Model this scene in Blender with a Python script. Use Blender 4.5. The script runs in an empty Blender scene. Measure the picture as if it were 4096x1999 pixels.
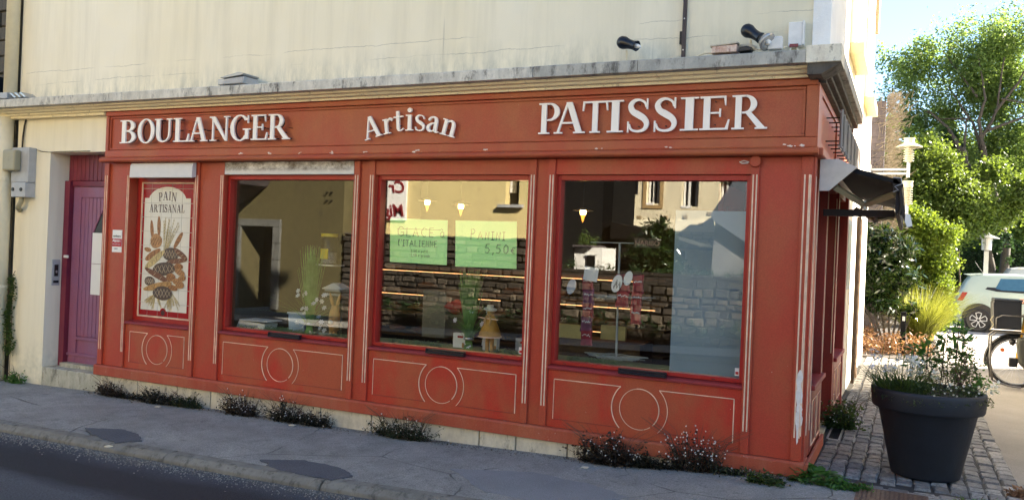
import bpy, math, random
import numpy as np
from mathutils import Vector, Matrix, Euler, noise as mnoise
random.seed(7); rng = np.random.default_rng(7)
scene = bpy.context.scene
COL = scene.collection
R = math.radians
# ------------------------------------------------------------------ camera
cd = bpy.data.cameras.new("camera"); cam = bpy.data.objects.new("camera", cd); COL.objects.link(cam)
cd.sensor_width = 36.0; cd.lens = 3345.0 / 4096 * 36; cd.clip_start = 0.05; cd.clip_end = 500
yaw, rol = -0.444036, 0.041449
fw = Vector((math.sin(yaw), math.cos(yaw), 0)); rt = Vector((math.cos(yaw), -math.sin(yaw), 0)); up = Vector((0, 0, 1))
r_ = rt * math.cos(rol) + up * math.sin(rol); u_ = up * math.cos(rol) - rt * math.sin(rol)
cam.matrix_world = Matrix(((r_.x, u_.x, -fw.x, 0.6814), (r_.y, u_.y, -fw.y, -6.610), (r_.z, u_.z, -fw.z, 1.602), (0, 0, 0, 1)))
scene.camera = cam
# ------------------------------------------------------------------ sky, sun, exposure
SUN = Vector((1.0, 0.70, 0.75)).normalized()
world = bpy.data.worlds.new("World"); scene.world = world; world.use_nodes = True
wn = world.node_tree; wn.nodes.clear()
wo = wn.nodes.new("ShaderNodeOutputWorld"); wb = wn.nodes.new("ShaderNodeBackground"); sk = wn.nodes.new("ShaderNodeTexSky")
sk.sky_type = 'NISHITA'; sk.sun_disc = False; sk.sun_elevation = math.asin(SUN.z); sk.sun_rotation = math.atan2(SUN.x, SUN.y)
sk.air_density = 1.0; sk.dust_density = 0.0; sk.ozone_density = 4.0
wb.inputs[1].default_value = 0.05
wn.links.new(sk.outputs[0], wb.inputs[0]); wn.links.new(wb.outputs[0], wo.inputs[0])
sl = bpy.data.lights.new("sun", 'SUN'); sl.energy = 5.0; sl.angle = R(0.55); sl.color = (1.0, 0.93, 0.82)
so = bpy.data.objects.new("sun", sl); COL.objects.link(so); so.rotation_euler = SUN.to_track_quat('Z', 'Y').to_euler()
vs = scene.view_settings; vs.view_transform = 'Standard'; vs.look = 'None'; vs.gamma = 1.0; vs.use_curve_mapping = False
vs.exposure = 3.08
vs.use_white_balance = True; vs.white_balance_temperature = 7000; vs.white_balance_tint = 10

# ------------------------------------------------------------------ helpers
class MB:
    def __init__(s): s.v = []; s.f = []; s.m = []; s.cm = 0
    def add(s, vs_, fs):
        o = len(s.v); s.v += [tuple(p) for p in vs_]; s.f += [tuple(i + o for i in f) for f in fs]; s.m += [s.cm] * len(fs); return s
    def box(s, x0, x1, y0, y1, z0, z1):
        return s.add([(x0,y0,z0),(x1,y0,z0),(x1,y1,z0),(x0,y1,z0),(x0,y0,z1),(x1,y0,z1),(x1,y1,z1),(x0,y1,z1)],
                     [(0,3,2,1),(4,5,6,7),(0,1,5,4),(1,2,6,5),(2,3,7,6),(3,0,4,7)])
    def obox(s, c, size, rot=(0,0,0)):
        M = Euler(rot).to_matrix(); c = Vector(c); a, b, d = [k / 2 for k in size]
        P = [c + M @ Vector(q) for q in [(-a,-b,-d),(a,-b,-d),(a,b,-d),(-a,b,-d),(-a,-b,d),(a,-b,d),(a,b,d),(-a,b,d)]]
        return s.add(P, [(0,3,2,1),(4,5,6,7),(0,1,5,4),(1,2,6,5),(2,3,7,6),(3,0,4,7)])
    def prism(s, poly, a0, a1, axis='y'):
        n = len(poly)
        def P(p, a):
            if axis == 'y': return (p[0], a, p[1])
            if axis == 'x': return (a, p[0], p[1])
            return (p[0], p[1], a)
        vs_ = [P(p, a0) for p in poly] + [P(p, a1) for p in poly]
        return s.add(vs_, [tuple(range(n)), tuple(range(2*n-1, n-1, -1))] + [(i, n+i, n+(i+1)%n, (i+1)%n) for i in range(n)])
    def tube(s, pts, r, n=8, cap=True):
        pts = [Vector(p) for p in pts]; m = len(pts); rr = r if isinstance(r, (list, tuple)) else [r]*m
        vs_ = []; ref = None
        for i, p in enumerate(pts):
            t = (pts[min(i+1, m-1)] - pts[max(i-1, 0)]); t = t.normalized() if t.length > 1e-9 else Vector((0,0,1))
            if ref is None: ref = Vector((0,0,1)) if abs(t.z) < .9 else Vector((1,0,0))
            a = t.cross(ref).normalized(); b = t.cross(a).normalized(); ref = a.cross(t) if a.length else ref
            for k in range(n):
                th = 2*math.pi*k/n; vs_.append(p + (a*math.cos(th) + b*math.sin(th))*rr[i])
        fs = [(i*n+k, i*n+(k+1)%n, (i+1)*n+(k+1)%n, (i+1)*n+k) for i in range(m-1) for k in range(n)]
        if cap: fs += [tuple(range(n-1, -1, -1)), tuple(range((m-1)*n, m*n))]
        return s.add(vs_, fs)
    def lathe(s, prof, c=(0,0,0), n=24, axis=None, cap=True):
        A = (Vector(axis).normalized() if axis else Vector((0,0,1))); q = Vector((0,0,1)).rotation_difference(A); c = Vector(c); vs_ = []
        for r, z in prof:
            for k in range(n):
                th = 2*math.pi*k/n; vs_.append(c + q @ Vector((r*math.cos(th), r*math.sin(th), z)))
        m = len(prof); fs = [(i*n+k, i*n+(k+1)%n, (i+1)*n+(k+1)%n, (i+1)*n+k) for i in range(m-1) for k in range(n)]
        if cap: fs += [tuple(range(n-1, -1, -1)), tuple(range((m-1)*n, m*n))]
        return s.add(vs_, fs)
    def blob(s, c, r, seed=0, amp=.2, nu=12, nv=8):
        vs_ = []; c = Vector(c); r = Vector(r)
        for j in range(nv+1):
            ph = math.pi*j/nv
            for i in range(nu):
                th = 2*math.pi*i/nu; d = Vector((math.sin(ph)*math.cos(th), math.sin(ph)*math.sin(th), math.cos(ph)))
                k = 1 + amp*mnoise.noise(d*1.7 + Vector((seed*3.1, seed, 0)))
                vs_.append(c + Vector((d.x*r.x, d.y*r.y, d.z*r.z))*k)
        return s.add(vs_, [(j*nu+i, j*nu+(i+1)%nu, (j+1)*nu+(i+1)%nu, (j+1)*nu+i) for j in range(nv) for i in range(nu)])
    def build(s, name, mat, parent=None, label=None, bevel=0, smooth=False, stuff=False):
        me = bpy.data.meshes.new(name)
        off = Vector(wloc(parent)) if parent else Vector((0,0,0))
        me.from_pydata([Vector(p) - off for p in s.v], [], s.f)
        for mm in (mat if isinstance(mat, (list, tuple)) else [mat]): me.materials.append(mm)
        if isinstance(mat, (list, tuple)): me.polygons.foreach_set('material_index', s.m)
        if smooth: me.shade_smooth()
        import bmesh as _b
        b = _b.new(); b.from_mesh(me); _b.ops.recalc_face_normals(b, faces=b.faces); b.to_mesh(me); b.free()
        o = bpy.data.objects.new(name, me); COL.objects.link(o)
        if parent: o.parent = parent
        if label: o['label'] = label
        if stuff: o['kind'] = 'stuff'
        if bevel:
            md = o.modifiers.new('bevel', 'BEVEL'); md.width = bevel; md.segments = 2; md.limit_method = 'ANGLE'
        return o
WL = {}
def wloc(o):
    v = Vector(o.location); p = o.parent
    while p: v += Vector(p.location); p = p.parent
    return v
def thing(name, label, cat, loc=(0,0,0), group=None):
    o = bpy.data.objects.new(name, None); COL.objects.link(o); o.location = loc; o.empty_display_size = .1
    o['label'] = label; o['category'] = cat
    if group: o['group'] = group
    return o
def tag(o, label, cat, group=None):
    o['label'] = label; o['category'] = cat
    if group: o['group'] = group
    return o
def struct(o): o['kind'] = 'structure'; return o
def bx(x0, x1, y0, y1, z0, z1): return MB().box(x0, x1, y0, y1, z0, z1)
def polys(name, V, F4, mat, parent=None):
    """fast mesh of separate quads: V (n,4,3)"""
    n = len(V); me = bpy.data.meshes.new(name); off = np.array(wloc(parent)) if parent else np.zeros(3)
    me.vertices.add(n*4); me.vertices.foreach_set('co', (V - off).reshape(-1).astype(np.float32))
    me.loops.add(n*4); me.loops.foreach_set('vertex_index', np.arange(n*4, dtype=np.int32))
    me.polygons.add(n); me.polygons.foreach_set('loop_start', np.arange(0, n*4, 4, dtype=np.int32)); me.polygons.foreach_set('loop_total', np.full(n, 4, dtype=np.int32))
    me.update(calc_edges=True); me.materials.append(mat)
    o = bpy.data.objects.new(name, me); COL.objects.link(o)
    if parent: o.parent = parent
    return o
def leafquads(C, size, aspect=.5, updir=.3, droop=0):
    """C (n,3) centres -> pointed leaf quads"""
    n = len(C); d = rng.normal(size=(n,3)); d[:,2] = d[:,2]*.6 - droop; d /= np.linalg.norm(d, axis=1)[:,None]
    nn = rng.normal(size=(n,3)); nn[:,2] += updir*3; s = np.cross(d, nn); s /= np.linalg.norm(s, axis=1)[:,None]
    sz = (size*rng.uniform(.6, 1.25, n))[:,None]; up_ = np.cross(s, d)
    a = C - d*sz*.5; b = C + s*sz*aspect*.5 - up_*sz*.06; c = C + d*sz*.5 - up_*sz*.1; e = C - s*sz*aspect*.5 - up_*sz*.06
    return np.stack([a, b, c, e], axis=1)
def blades(base, n, rad, h, lean=.3, w=.006, curve=.3, seg=3, hvar=.35):
    """grass blades: curved ribbons. returns (m,4,3)"""
    out = []
    for i in range(n):
        a = rng.uniform(0, 2*math.pi); r = rad*math.sqrt(rng.uniform(0, 1)); p0 = np.array([base[0]+r*math.cos(a), base[1]+r*math.sin(a), base[2]])
        az = a + rng.normal()*.6; hh = h*(1 - hvar*rng.uniform(0, 1)); ln = lean*rng.uniform(.1, 1); cv = curve*rng.uniform(.2, 1)
        dirv = np.array([math.cos(az), math.sin(az), 0]); sd = np.array([-math.sin(az+rng.normal()), math.cos(az+rng.normal()), 0])
        pts = []
        for k in range(seg+1):
            t = k/seg; pts.append(p0 + dirv*hh*(ln*t + cv*t*t) + np.array([0, 0, hh*(t - .45*cv*t*t)]))
        for k in range(seg):
            w0 = w*(1-k/seg*.8); w1 = w*(1-(k+1)/seg*.8)
            out.append([pts[k]-sd*w0/2, pts[k]+sd*w0/2, pts[k+1]+sd*w1/2, pts[k+1]-sd*w1/2])
    return np.array(out)
# ---- materials
def nodes(name):
    m = bpy.data.materials.new(name); m.use_nodes = True; nt = m.node_tree; return m, nt, nt.nodes['Principled BSDF'], nt.nodes['Material Output']
def tex(nt, scale=5, detail=4, rough=.6, stretch=None, kind='noise', coord='Position', off=(0,0,0)):
    g = nt.nodes.new('ShaderNodeNewGeometry'); src = g.outputs['Position']
    if stretch or off != (0,0,0):
        mp = nt.nodes.new('ShaderNodeMapping'); mp.inputs['Scale'].default_value = stretch or (1,1,1); mp.inputs['Location'].default_value = off
        nt.links.new(src, mp.inputs[0]); src = mp.outputs[0]
    if kind == 'noise':
        t = nt.nodes.new('ShaderNodeTexNoise'); t.inputs['Scale'].default_value = scale; t.inputs['Detail'].default_value = detail; t.inputs['Roughness'].default_value = rough
        nt.links.new(src, t.inputs['Vector']); return t.outputs['Fac']
    t = nt.nodes.new('ShaderNodeTexVoronoi'); t.inputs['Scale'].default_value = scale
    if kind == 'crack': t.feature = 'DISTANCE_TO_EDGE'
    nt.links.new(src, t.inputs['Vector']); return t.outputs['Distance']
def rmp(nt, fac, stops, interp='LINEAR'):
    r = nt.nodes.new('ShaderNodeValToRGB'); r.color_ramp.interpolation = interp; e = r.color_ramp.elements
    while len(e) > 1: e.remove(e[-1])
    e[0].position = stops[0][0]; c = stops[0][1]; e[0].color = (*c, 1) if isinstance(c, (tuple, list)) else (c, c, c, 1)
    for p, c in stops[1:]:
        q = e.new(p); q.color = (*c, 1) if isinstance(c, (tuple, list)) else (c, c, c, 1)
    nt.links.new(fac, r.inputs[0]); return r.outputs[0]
def mix(nt, f, a, b, mode='MIX'):
    m = nt.nodes.new('ShaderNodeMix'); m.data_type = 'RGBA'; m.blend_type = mode
    if isinstance(f, (int, float)): m.inputs[0].default_value = f
    else: nt.links.new(f, m.inputs[0])
    for k, v in ((6, a), (7, b)):
        if isinstance(v, (tuple, list)): m.inputs[k].default_value = (*v, 1)
        else: nt.links.new(v, m.inputs[k])
    return m.outputs[2]
def mth(nt, op, a, b=0.0, c=0.0):
    m = nt.nodes.new('ShaderNodeMath'); m.operation = op
    for k, v in ((0, a), (1, b), (2, c)):
        if isinstance(v, (int, float)): m.inputs[k].default_value = v
        else: nt.links.new(v, m.inputs[k])
    return m.outputs[0]
def bump(nt, bs, h, strength=.3, dist=.01):
    b = nt.nodes.new('ShaderNodeBump'); b.inputs['Strength'].default_value = strength; b.inputs['Distance'].default_value = dist
    nt.links.new(h, b.inputs['Height']); nt.links.new(b.outputs[0], bs.inputs['Normal'])
def posz(nt, i=2):
    g = nt.nodes.new('ShaderNodeNewGeometry'); s = nt.nodes.new('ShaderNodeSeparateXYZ'); nt.links.new(g.outputs['Position'], s.inputs[0]); return s.outputs[i]
def simple(name, col, rough=.6, metal=0, var=.12, scale=12, bmp=.1, spec=.5, emit=None):
    m, nt, bs, out = nodes(name); n = tex(nt, scale, 5)
    c = rmp(nt, n, [(.25, tuple(k*(1-var) for k in col)), (.75, tuple(min(1, k*(1+var)) for k in col))])
    nt.links.new(c, bs.inputs['Base Color']); bs.inputs['Roughness'].default_value = rough; bs.inputs['Metallic'].default_value = metal
    bs.inputs['Specular IOR Level'].default_value = spec
    if bmp: bump(nt, bs, tex(nt, scale*6, 3), bmp, .004)
    if emit: bs.inputs['Emission Color'].default_value = (*emit[0], 1); bs.inputs['Emission Strength'].default_value = emit[1]
    return m
def paint(name, ca, cb, cd_, rough=.45, chips=0.0):
    """weathered gloss paint: two hues in soft patches, vertical fading, fine orange peel, few chips"""
    m, nt, bs, out = nodes(name)
    a = rmp(nt, tex(nt, 2.1, 5, .62, (1, 1, .6)), [(.40, ca), (.58, cb)])
    s = rmp(nt, tex(nt, 9, 5, .7, (1, 1, .12)), [(.42, 0), (.75, 1)])
    a = mix(nt, mth(nt, 'MULTIPLY', s, .35), a, cd_)
    f = rmp(nt, tex(nt, 130, 2, .6), [(.3, .86), (.7, 1.1)]); a = mix(nt, 1.0, a, f, 'MULTIPLY')
    if chips:
        k = rmp(nt, tex(nt, 22, 6, .75, (1, 1, 1.6)), [(.70-chips, 0), (.72-chips, 1)]); a = mix(nt, k, a, (.55, .42, .33))
    nt.links.new(a, bs.inputs['Base Color']); bs.inputs['Roughness'].default_value = rough; bs.inputs['Specular IOR Level'].default_value = .35
    bump(nt, bs, tex(nt, 70, 4, .6), .18, .004); return m
def leafmat(name, c1, c2, c3, trans=.45, rough=.45, spec=.3):
    m, nt, bs, out = nodes(name)
    a = rmp(nt, tex(nt, 9, 3, .7), [(.30, c1), (.5, c2), (.72, c3)])
    a = mix(nt, rmp(nt, tex(nt, .9, 3, .6), [(.42, 0), (.6, .55)]), a, (c1[0]*1.1, c1[1]*1.0, c1[2]*1.4))
    nt.links.new(a, bs.inputs['Base Color']); bs.inputs['Roughness'].default_value = rough; bs.inputs['Specular IOR Level'].default_value = spec
    tr = nt.nodes.new('ShaderNodeBsdfTranslucent'); b = mix(nt, .5, a, (c3[0]*1.3, c3[1]*1.3, c3[2]*.6)); nt.links.new(b, tr.inputs[0])
    ms = nt.nodes.new('ShaderNodeMixShader'); ms.inputs[0].default_value = trans
    nt.links.new(bs.outputs[0], ms.inputs[1]); nt.links.new(tr.outputs[0], ms.inputs[2]); nt.links.new(ms.outputs[0], out.inputs[0]); return m

RED_D = (.30, .018, .014); RED = (.40, .042, .022); BRICK = (.37, .085, .032)
M = {}
M['fascia'] = paint('fascia_paint', (.42, .078, .036), (.42, .112, .046), (.36, .075, .04), .5, .012)
M['pil'] = paint('pilaster_paint', (.44, .052, .027), (.41, .076, .034), (.38, .055, .032), .45, .004)
M['panelred'] = paint('panel_paint', (.46, .036, .020), (.41, .082, .036), (.36, .075, .036), .42, .004)
M['frame'] = paint('window_frame_paint', (.40, .018, .016), (.36, .024, .018), (.44, .05, .04), .35, .0)
M['sill'] = paint('sill_paint', (.30, .030, .028), (.26, .030, .034), (.18, .03, .03), .5, .02)
M['skirt'] = paint('skirting_paint', (.38, .06, .028), (.40, .09, .04), (.42, .16, .10), .6, .05)
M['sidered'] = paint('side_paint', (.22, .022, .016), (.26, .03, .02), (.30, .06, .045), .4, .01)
M['cream_line'] = simple('cream_line_paint', (.74, .50, .35), .5, var=.35, scale=7, bmp=0)
M['darkline'] = simple('panel_edge_paint', (.22, .03, .012), .5, bmp=0)  # dark red-brown stands for the shadow lines along the panel bottoms
M['letter'] = simple('letter_enamel', (.92, .86, .80), .35, var=.03, scale=5, bmp=.02)
M['neon'] = simple('letter_back_metal', (.07, .03, .03), .4, .5)
M['chip'] = simple('bare_wood_chip', (.72, .60, .52), .8, var=.25, scale=60)
M['peel'] = simple('bare_undercoat', (.74, .66, .62), .7, var=.15, scale=30)
def wallmat():
    m, nt, bs, out = nodes('cream_render')
    a = rmp(nt, tex(nt, .7, 4, .6, (1, 1, .6)), [(.3, (.84, .75, .55)), (.7, (.88, .81, .65))])
    st = rmp(nt, tex(nt, 5, 5, .7, (1, 1, .07)), [(.46, 0), (.72, 1)]); a = mix(nt, mth(nt, 'MULTIPLY', st, .26), a, (.50, .44, .32))
    # thin dark drips
    dr = rmp(nt, tex(nt, 14, 2, .5, (1, 1, .035), off=(3, 0, 1)), [(.70, 0), (.74, 1)])
    dm = rmp(nt, tex(nt, 1.3, 2, .5), [(.5, 0), (.6, 1)])
    a = mix(nt, mth(nt, 'MULTIPLY', mth(nt, 'MULTIPLY', dr, dm), .45), a, (.28, .24, .20))
    # grime growing up from the top of the cornice and near the corner
    z = posz(nt); x = posz(nt, 0)
    g = mth(nt, 'MULTIPLY', rmp(nt, tex(nt, 9, 6, .75, (1, 1, .25)), [(.40, 0), (.62, 1)]), rmp(nt, mth(nt, 'MULTIPLY_ADD', z, 1.9, -5.85), [(0, 0), (.10, 1), (.35, .55), (.75, 0)]))
    a = mix(nt, mth(nt, 'MULTIPLY', g, .8), a, (.36, .36, .30))
    xr = rmp(nt, mth(nt, 'MULTIPLY_ADD', x, .28, 1.0), [(.05, 0), (.98, 1)])
    gx = mth(nt, 'MULTIPLY', xr, rmp(nt, tex(nt, 2.2, 5, .7, (1, 1, .4)), [(.3, .35), (.7, 1)])); a = mix(nt, mth(nt, 'MULTIPLY', gx, .6), a, (.60, .56, .42))
    for zc_, ph in ((3.50, 1.3), (3.36, 4.1)):
        wv = mth(nt, 'MULTIPLY_ADD', tex(nt, 1.1, 6, .7, off=(ph, 0, 0)), .12, -.06); dz_ = mth(nt, 'ABSOLUTE', mth(nt, 'ADD', mth(nt, 'SUBTRACT', z, zc_), wv)); ck = mth(nt, 'MULTIPLY', mth(nt, 'LESS_THAN', dz_, .0022), rmp(nt, tex(nt, 1.4, 3, .5, off=(ph, 2, 0)), [(.44, 0), (.52, 1)])); a = mix(nt, mth(nt, 'MULTIPLY', ck, .55), a, (.22, .20, .17))
    # rising damp near the pavement
    lo = mth(nt, 'MULTIPLY', rmp(nt, z, [(0, 1), (.35, 0)]), rmp(nt, tex(nt, 6, 5, .7), [(.4, 0), (.7, 1)])); a = mix(nt, mth(nt, 'MULTIPLY', lo, .55), a, (.42, .40, .30))
    nt.links.new(a, bs.inputs['Base Color']); bs.inputs['Roughness'].default_value = .85; bs.inputs['Specular IOR Level'].default_value = .2
    bump(nt, bs, tex(nt, 90, 6, .7), .35, .004); return m
M['wall'] = wallmat()
def concmat(name, base, dirt, dark, amt=.5, sc=7):
    m, nt, bs, out = nodes(name)
    a = rmp(nt, tex(nt, 3, 5), [(.3, base), (.7, tuple(k*1.12 for k in base))])
    a = mix(nt, rmp(nt, tex(nt, sc, 7, .75, (1, 1, .5)), [(.5-amt*.25, 0), (.68, 1)]), a, dirt)
    a = mix(nt, rmp(nt, tex(nt, sc*1.7, 7, .8, (1, 1, .35), off=(5, 2, 1)), [(.58-amt*.1, 0), (.66, 1)]), a, dark)
    nt.links.new(a, bs.inputs['Base Color']); bs.inputs['Roughness'].default_value = .9; bump(nt, bs, tex(nt, 40, 7, .75), .6, .01); return m
M['cornice'] = concmat('weathered_cornice', (.70, .66, .57), (.42, .40, .35), (.13, .12, .105), .50)
M['cornice_dirty'] = concmat('mossy_cornice', (.50, .48, .42), (.30, .29, .26), (.09, .085, .075), .75)
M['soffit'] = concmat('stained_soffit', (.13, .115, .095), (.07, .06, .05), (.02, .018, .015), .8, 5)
M['cream'] = concmat('cream_moulding', (.84, .72, .48), (.78, .68, .48), (.5, .42, .28), .05)
M['quoin'] = concmat('white_quoin_paint', (.80, .79, .76), (.76, .75, .72), (.6, .58, .55), .05, 2)
M['white'] = concmat('white_side_wall', (.80, .76, .66), (.78, .73, .62), (.62, .56, .46), .05, 2)
M['plinth'] = concmat('plinth_block', (.62, .55, .42), (.48, .42, .32), (.25, .22, .17), .3)
M['step'] = concmat('step_concrete', (.50, .47, .38), (.32, .31, .24), (.16, .15, .11), .6)
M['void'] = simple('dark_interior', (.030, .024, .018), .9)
# pavement
def pavemat():
    m, nt, bs, out = nodes('pavement_concrete')
    a = rmp(nt, tex(nt, 2.2, 6, .7), [(.3, (.19, .186, .172)), (.7, (.33, .322, .30))])
    a = mix(nt, rmp(nt, tex(nt, 9, 6, .7), [(.55, 0), (.72, 1)]), a, (.155, .158, .150))
    f = rmp(nt, tex(nt, 95, 4, .75), [(.34, .55), (.66, 1.4)]); a = mix(nt, 1, a, f, 'MULTIPLY')
    sp = rmp(nt, tex(nt, 34, 5, .8, off=(2, 7, 0)), [(.60, 0), (.66, .6)]); a = mix(nt, sp, a, (.07, .068, .06))
    w = nt.nodes.new('ShaderNodeTexNoise'); w.inputs['Scale'].default_value = 5
    g = nt.nodes.new('ShaderNodeNewGeometry'); ad = nt.nodes.new('ShaderNodeMix'); ad.data_type = 'VECTOR'; ad.inputs[0].default_value = .12
    nt.links.new(g.outputs['Position'], ad.inputs[4]); nt.links.new(w.outputs['Color'], ad.inputs[5])
    v = nt.nodes.new('ShaderNodeTexVoronoi'); v.feature = 'DISTANCE_TO_EDGE'; v.inputs['Scale'].default_value = .8; nt.links.new(ad.outputs[1], v.inputs['Vector'])
    cr = rmp(nt, v.outputs['Distance'], [(0, 1), (.005, 0)])
    cm = rmp(nt, tex(nt, .9, 2), [(.42, 0), (.50, 1)]); cr = mth(nt, 'MULTIPLY', cr, cm)
    a = mix(nt, mth(nt, 'MULTIPLY', cr, .85), a, (.03, .03, .028))
    nt.links.new(a, bs.inputs['Base Color']); bs.inputs['Roughness'].default_value = .9
    h = mth(nt, 'SUBTRACT', tex(nt, 60, 6, .7), mth(nt, 'MULTIPLY', cr, 1.5)); bump(nt, bs, h, .6, .012); return m
M['pave'] = pavemat()
def roadmat():
    m, nt, bs, out = nodes('road_asphalt')
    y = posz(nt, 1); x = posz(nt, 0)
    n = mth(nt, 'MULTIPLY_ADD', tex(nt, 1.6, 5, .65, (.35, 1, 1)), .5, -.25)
    k = mth(nt, 'MULTIPLY', mth(nt, 'ADD', mth(nt, 'ADD', y, n), 3.0), .6667)       # dark band along the kerb, lighter on both sides
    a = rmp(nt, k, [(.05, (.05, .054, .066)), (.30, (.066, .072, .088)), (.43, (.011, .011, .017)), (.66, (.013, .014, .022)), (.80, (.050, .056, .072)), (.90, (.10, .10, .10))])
    f = rmp(nt, tex(nt, 85, 5, .8), [(.34, .35), (.66, 1.8)]); a = mix(nt, 1, a, f, 'MULTIPLY')
    nt.links.new(a, bs.inputs['Base Color']); bs.inputs['Roughness'].default_value = .8; bump(nt, bs, tex(nt, 120, 6, .7), .9, .012); return m
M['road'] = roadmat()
def agg(name, c, sp=150, rough=.9):
    m, nt, bs, out = nodes(name); a = rmp(nt, tex(nt, 1.5, 5), [(.3, tuple(k*.85 for k in c)), (.7, tuple(k*1.12 for k in c))])
    f = rmp(nt, tex(nt, sp, 3, .7), [(.3, .65), (.7, 1.35)]); a = mix(nt, 1, a, f, 'MULTIPLY'); nt.links.new(a, bs.inputs['Base Color'])
    bs.inputs['Roughness'].default_value = rough; bump(nt, bs, tex(nt, sp*.7, 5, .7), .6, .01); return m
M['patch'] = agg('patch_asphalt', (.085, .090, .105), 90); M['kerb'] = concmat('kerb_concrete', (.22, .21, .185), (.15, .14, .12), (.06, .055, .048), .7, 5)
M['alley'] = agg('alley_asphalt', (.235, .215, .19)); M['lot'] = agg('car_park_surface', (.40, .35, .31)); M['soil'] = agg('dark_soil', (.045, .035, .025), 60)
M['joint'] = agg('joint_earth', (.055, .05, .045), 90)
def cobmat():
    m, nt, bs, out = nodes('granite_sett'); oi = nt.nodes.new('ShaderNodeObjectInfo')
    a = rmp(nt, oi.outputs['Random'], [(0, (.17, .165, .16)), (.5, (.25, .24, .225)), (1, (.36, .34, .31))])
    a = mix(nt, rmp(nt, tex(nt, 26, 6, .75), [(.42, 0), (.66, 1)]), a, (.10, .095, .09)); f = rmp(nt, tex(nt, 200, 2), [(.3, .75), (.7, 1.25)])
    a = mix(nt, 1, a, f, 'MULTIPLY'); nt.links.new(a, bs.inputs['Base Color']); bs.inputs['Roughness'].default_value = .8; bump(nt, bs, tex(nt, 45, 6, .7), .8, .012); return m
M['cob'] = cobmat()
def glassmat(name, ior=1.75, tint=(.97, .985, .97)):
    m, nt, bs, out = nodes(name); nt.nodes.remove(bs)
    f0 = ((ior-1)/(ior+1))**2; lw = nt.nodes.new('ShaderNodeLayerWeight'); lw.inputs[0].default_value = .5
    fac = mth(nt, 'MULTIPLY_ADD', mth(nt, 'POWER', lw.outputs['Facing'], 5.0), 1-f0, f0)
    t = nt.nodes.new('ShaderNodeBsdfTransparent'); t.inputs[0].default_value = (*tint, 1); g = nt.nodes.new('ShaderNodeBsdfGlossy'); g.inputs['Roughness'].default_value = 0
    x = nt.nodes.new('ShaderNodeMixShader'); nt.links.new(fac, x.inputs[0]); nt.links.new(t.outputs[0], x.inputs[1]); nt.links.new(g.outputs[0], x.inputs[2]); nt.links.new(x.outputs[0], out.inputs[0]); return m
M['glass'] = glassmat('shop_glass', 1.88)
M['black'] = simple('black_plastic', (.005, .005, .006), .4); M['navy'] = simple('dark_blue_plastic', (.004, .006, .013), .35)
M['dkmetal'] = simple('dark_metal', (.022, .02, .02), .45, .6); M['steel'] = simple('grey_steel', (.42, .42, .42), .4, .7)
M['whiteplastic'] = simple('white_plastic', (.72, .71, .68), .4, bmp=.02); M['grey'] = simple('grey_plastic', (.40, .40, .40), .5)
M['beige'] = simple('beige_plastic', (.34, .30, .19), .5, var=.06); M['pipe'] = simple('cream_pipe', (.72, .64, .46), .5, var=.06)
M['purple'] = paint('purple_door_paint', (.26, .115, .215), (.29, .105, .175), (.32, .08, .12), .4)
M['purple_d'] = paint('plum_frame_paint', (.16, .018, .045), (.22, .03, .05), (.14, .03, .06), .45)
M['paper'] = simple('white_paper', (.80, .79, .76), .8, var=.02, bmp=0)
M['pot'] = simple('charcoal_planter', (.0095, .012, .019), .6, var=.4, scale=5, bmp=.4)
M['lamp'] = simple('cream_lamp_enamel', (.42, .40, .30), .45, var=.08)
M['bark'] = concmat('tree_bark', (.065, .054, .042), (.04, .033, .026), (.018, .015, .012), .6, 9)
def stonemat():
    m, nt, bs, out = nodes('rough_stone'); oi = nt.nodes.new('ShaderNodeObjectInfo')
    a = rmp(nt, oi.outputs['Random'], [(0, (.020, .016, .012)), (.5, (.048, .037, .027)), (.85, (.08, .063, .046)), (1, (.17, .14, .10))])
    a = mix(nt, rmp(nt, tex(nt, 8, 6, .75), [(.46, 0), (.66, 1)]), a, (.03, .024, .018)); nt.links.new(a, bs.inputs['Base Color']); bs.inputs['Roughness'].default_value = .9; bump(nt, bs, tex(nt, 20, 6, .75), .9, .04); return m
M['stone'] = stonemat()
M['mortar'] = concmat('mortar', (.11, .095, .075), (.08, .068, .052), (.04, .034, .026), .4)
M['slate'] = concmat('slate_hung', (.10, .08, .085), (.07, .06, .065), (.03, .028, .03), .5, 4)

# ------------------------------------------------------------------ ground
GX = [-30, -14, -9.3, -7.5, -5.7, -3.8, -1.57, -0.05, .6, 40]; GZ = [-.55, -.33, -.245, -.207, -.187, -.168, -.112, -.008, 0, 0]
def g(x): return float(np.interp(x, GX, GZ))
def strip(name, y0, y1, zoff0, zoff1, mat, xs, ny=2, depth=.3):
    m = MB(); n = len(xs); vs_ = []; fs = []
    for j in range(ny+1):
        t = j/ny
        for x in xs: vs_.append((x, y0+(y1-y0)*t, g(x)+zoff0+(zoff1-zoff0)*t))
    for j in range(ny):
        for i in range(n-1): fs.append((j*n+i, j*n+i+1, (j+1)*n+i+1, (j+1)*n+i))
    m.add(vs_, fs); return m
XS = [-30 + i*.5 for i in range(0, 60)] + [0, .1, .2, .4, .7, 1, 1.46]
XR = [-30 + i for i in range(0, 71)]
struct(bx(-150, 150, -150, 200, -.9, -.8).build('ground', M['soil']))
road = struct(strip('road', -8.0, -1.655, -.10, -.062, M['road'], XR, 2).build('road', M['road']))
sw = struct(strip('p', -1.50, .0, 0, 0, M['pave'], XS, 3).build('pavement', M['pave']))
struct(strip('p', -9.62, -8.0, .0, .03, M['pave'], XR).build('opposite_pavement', M['pave']))
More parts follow.
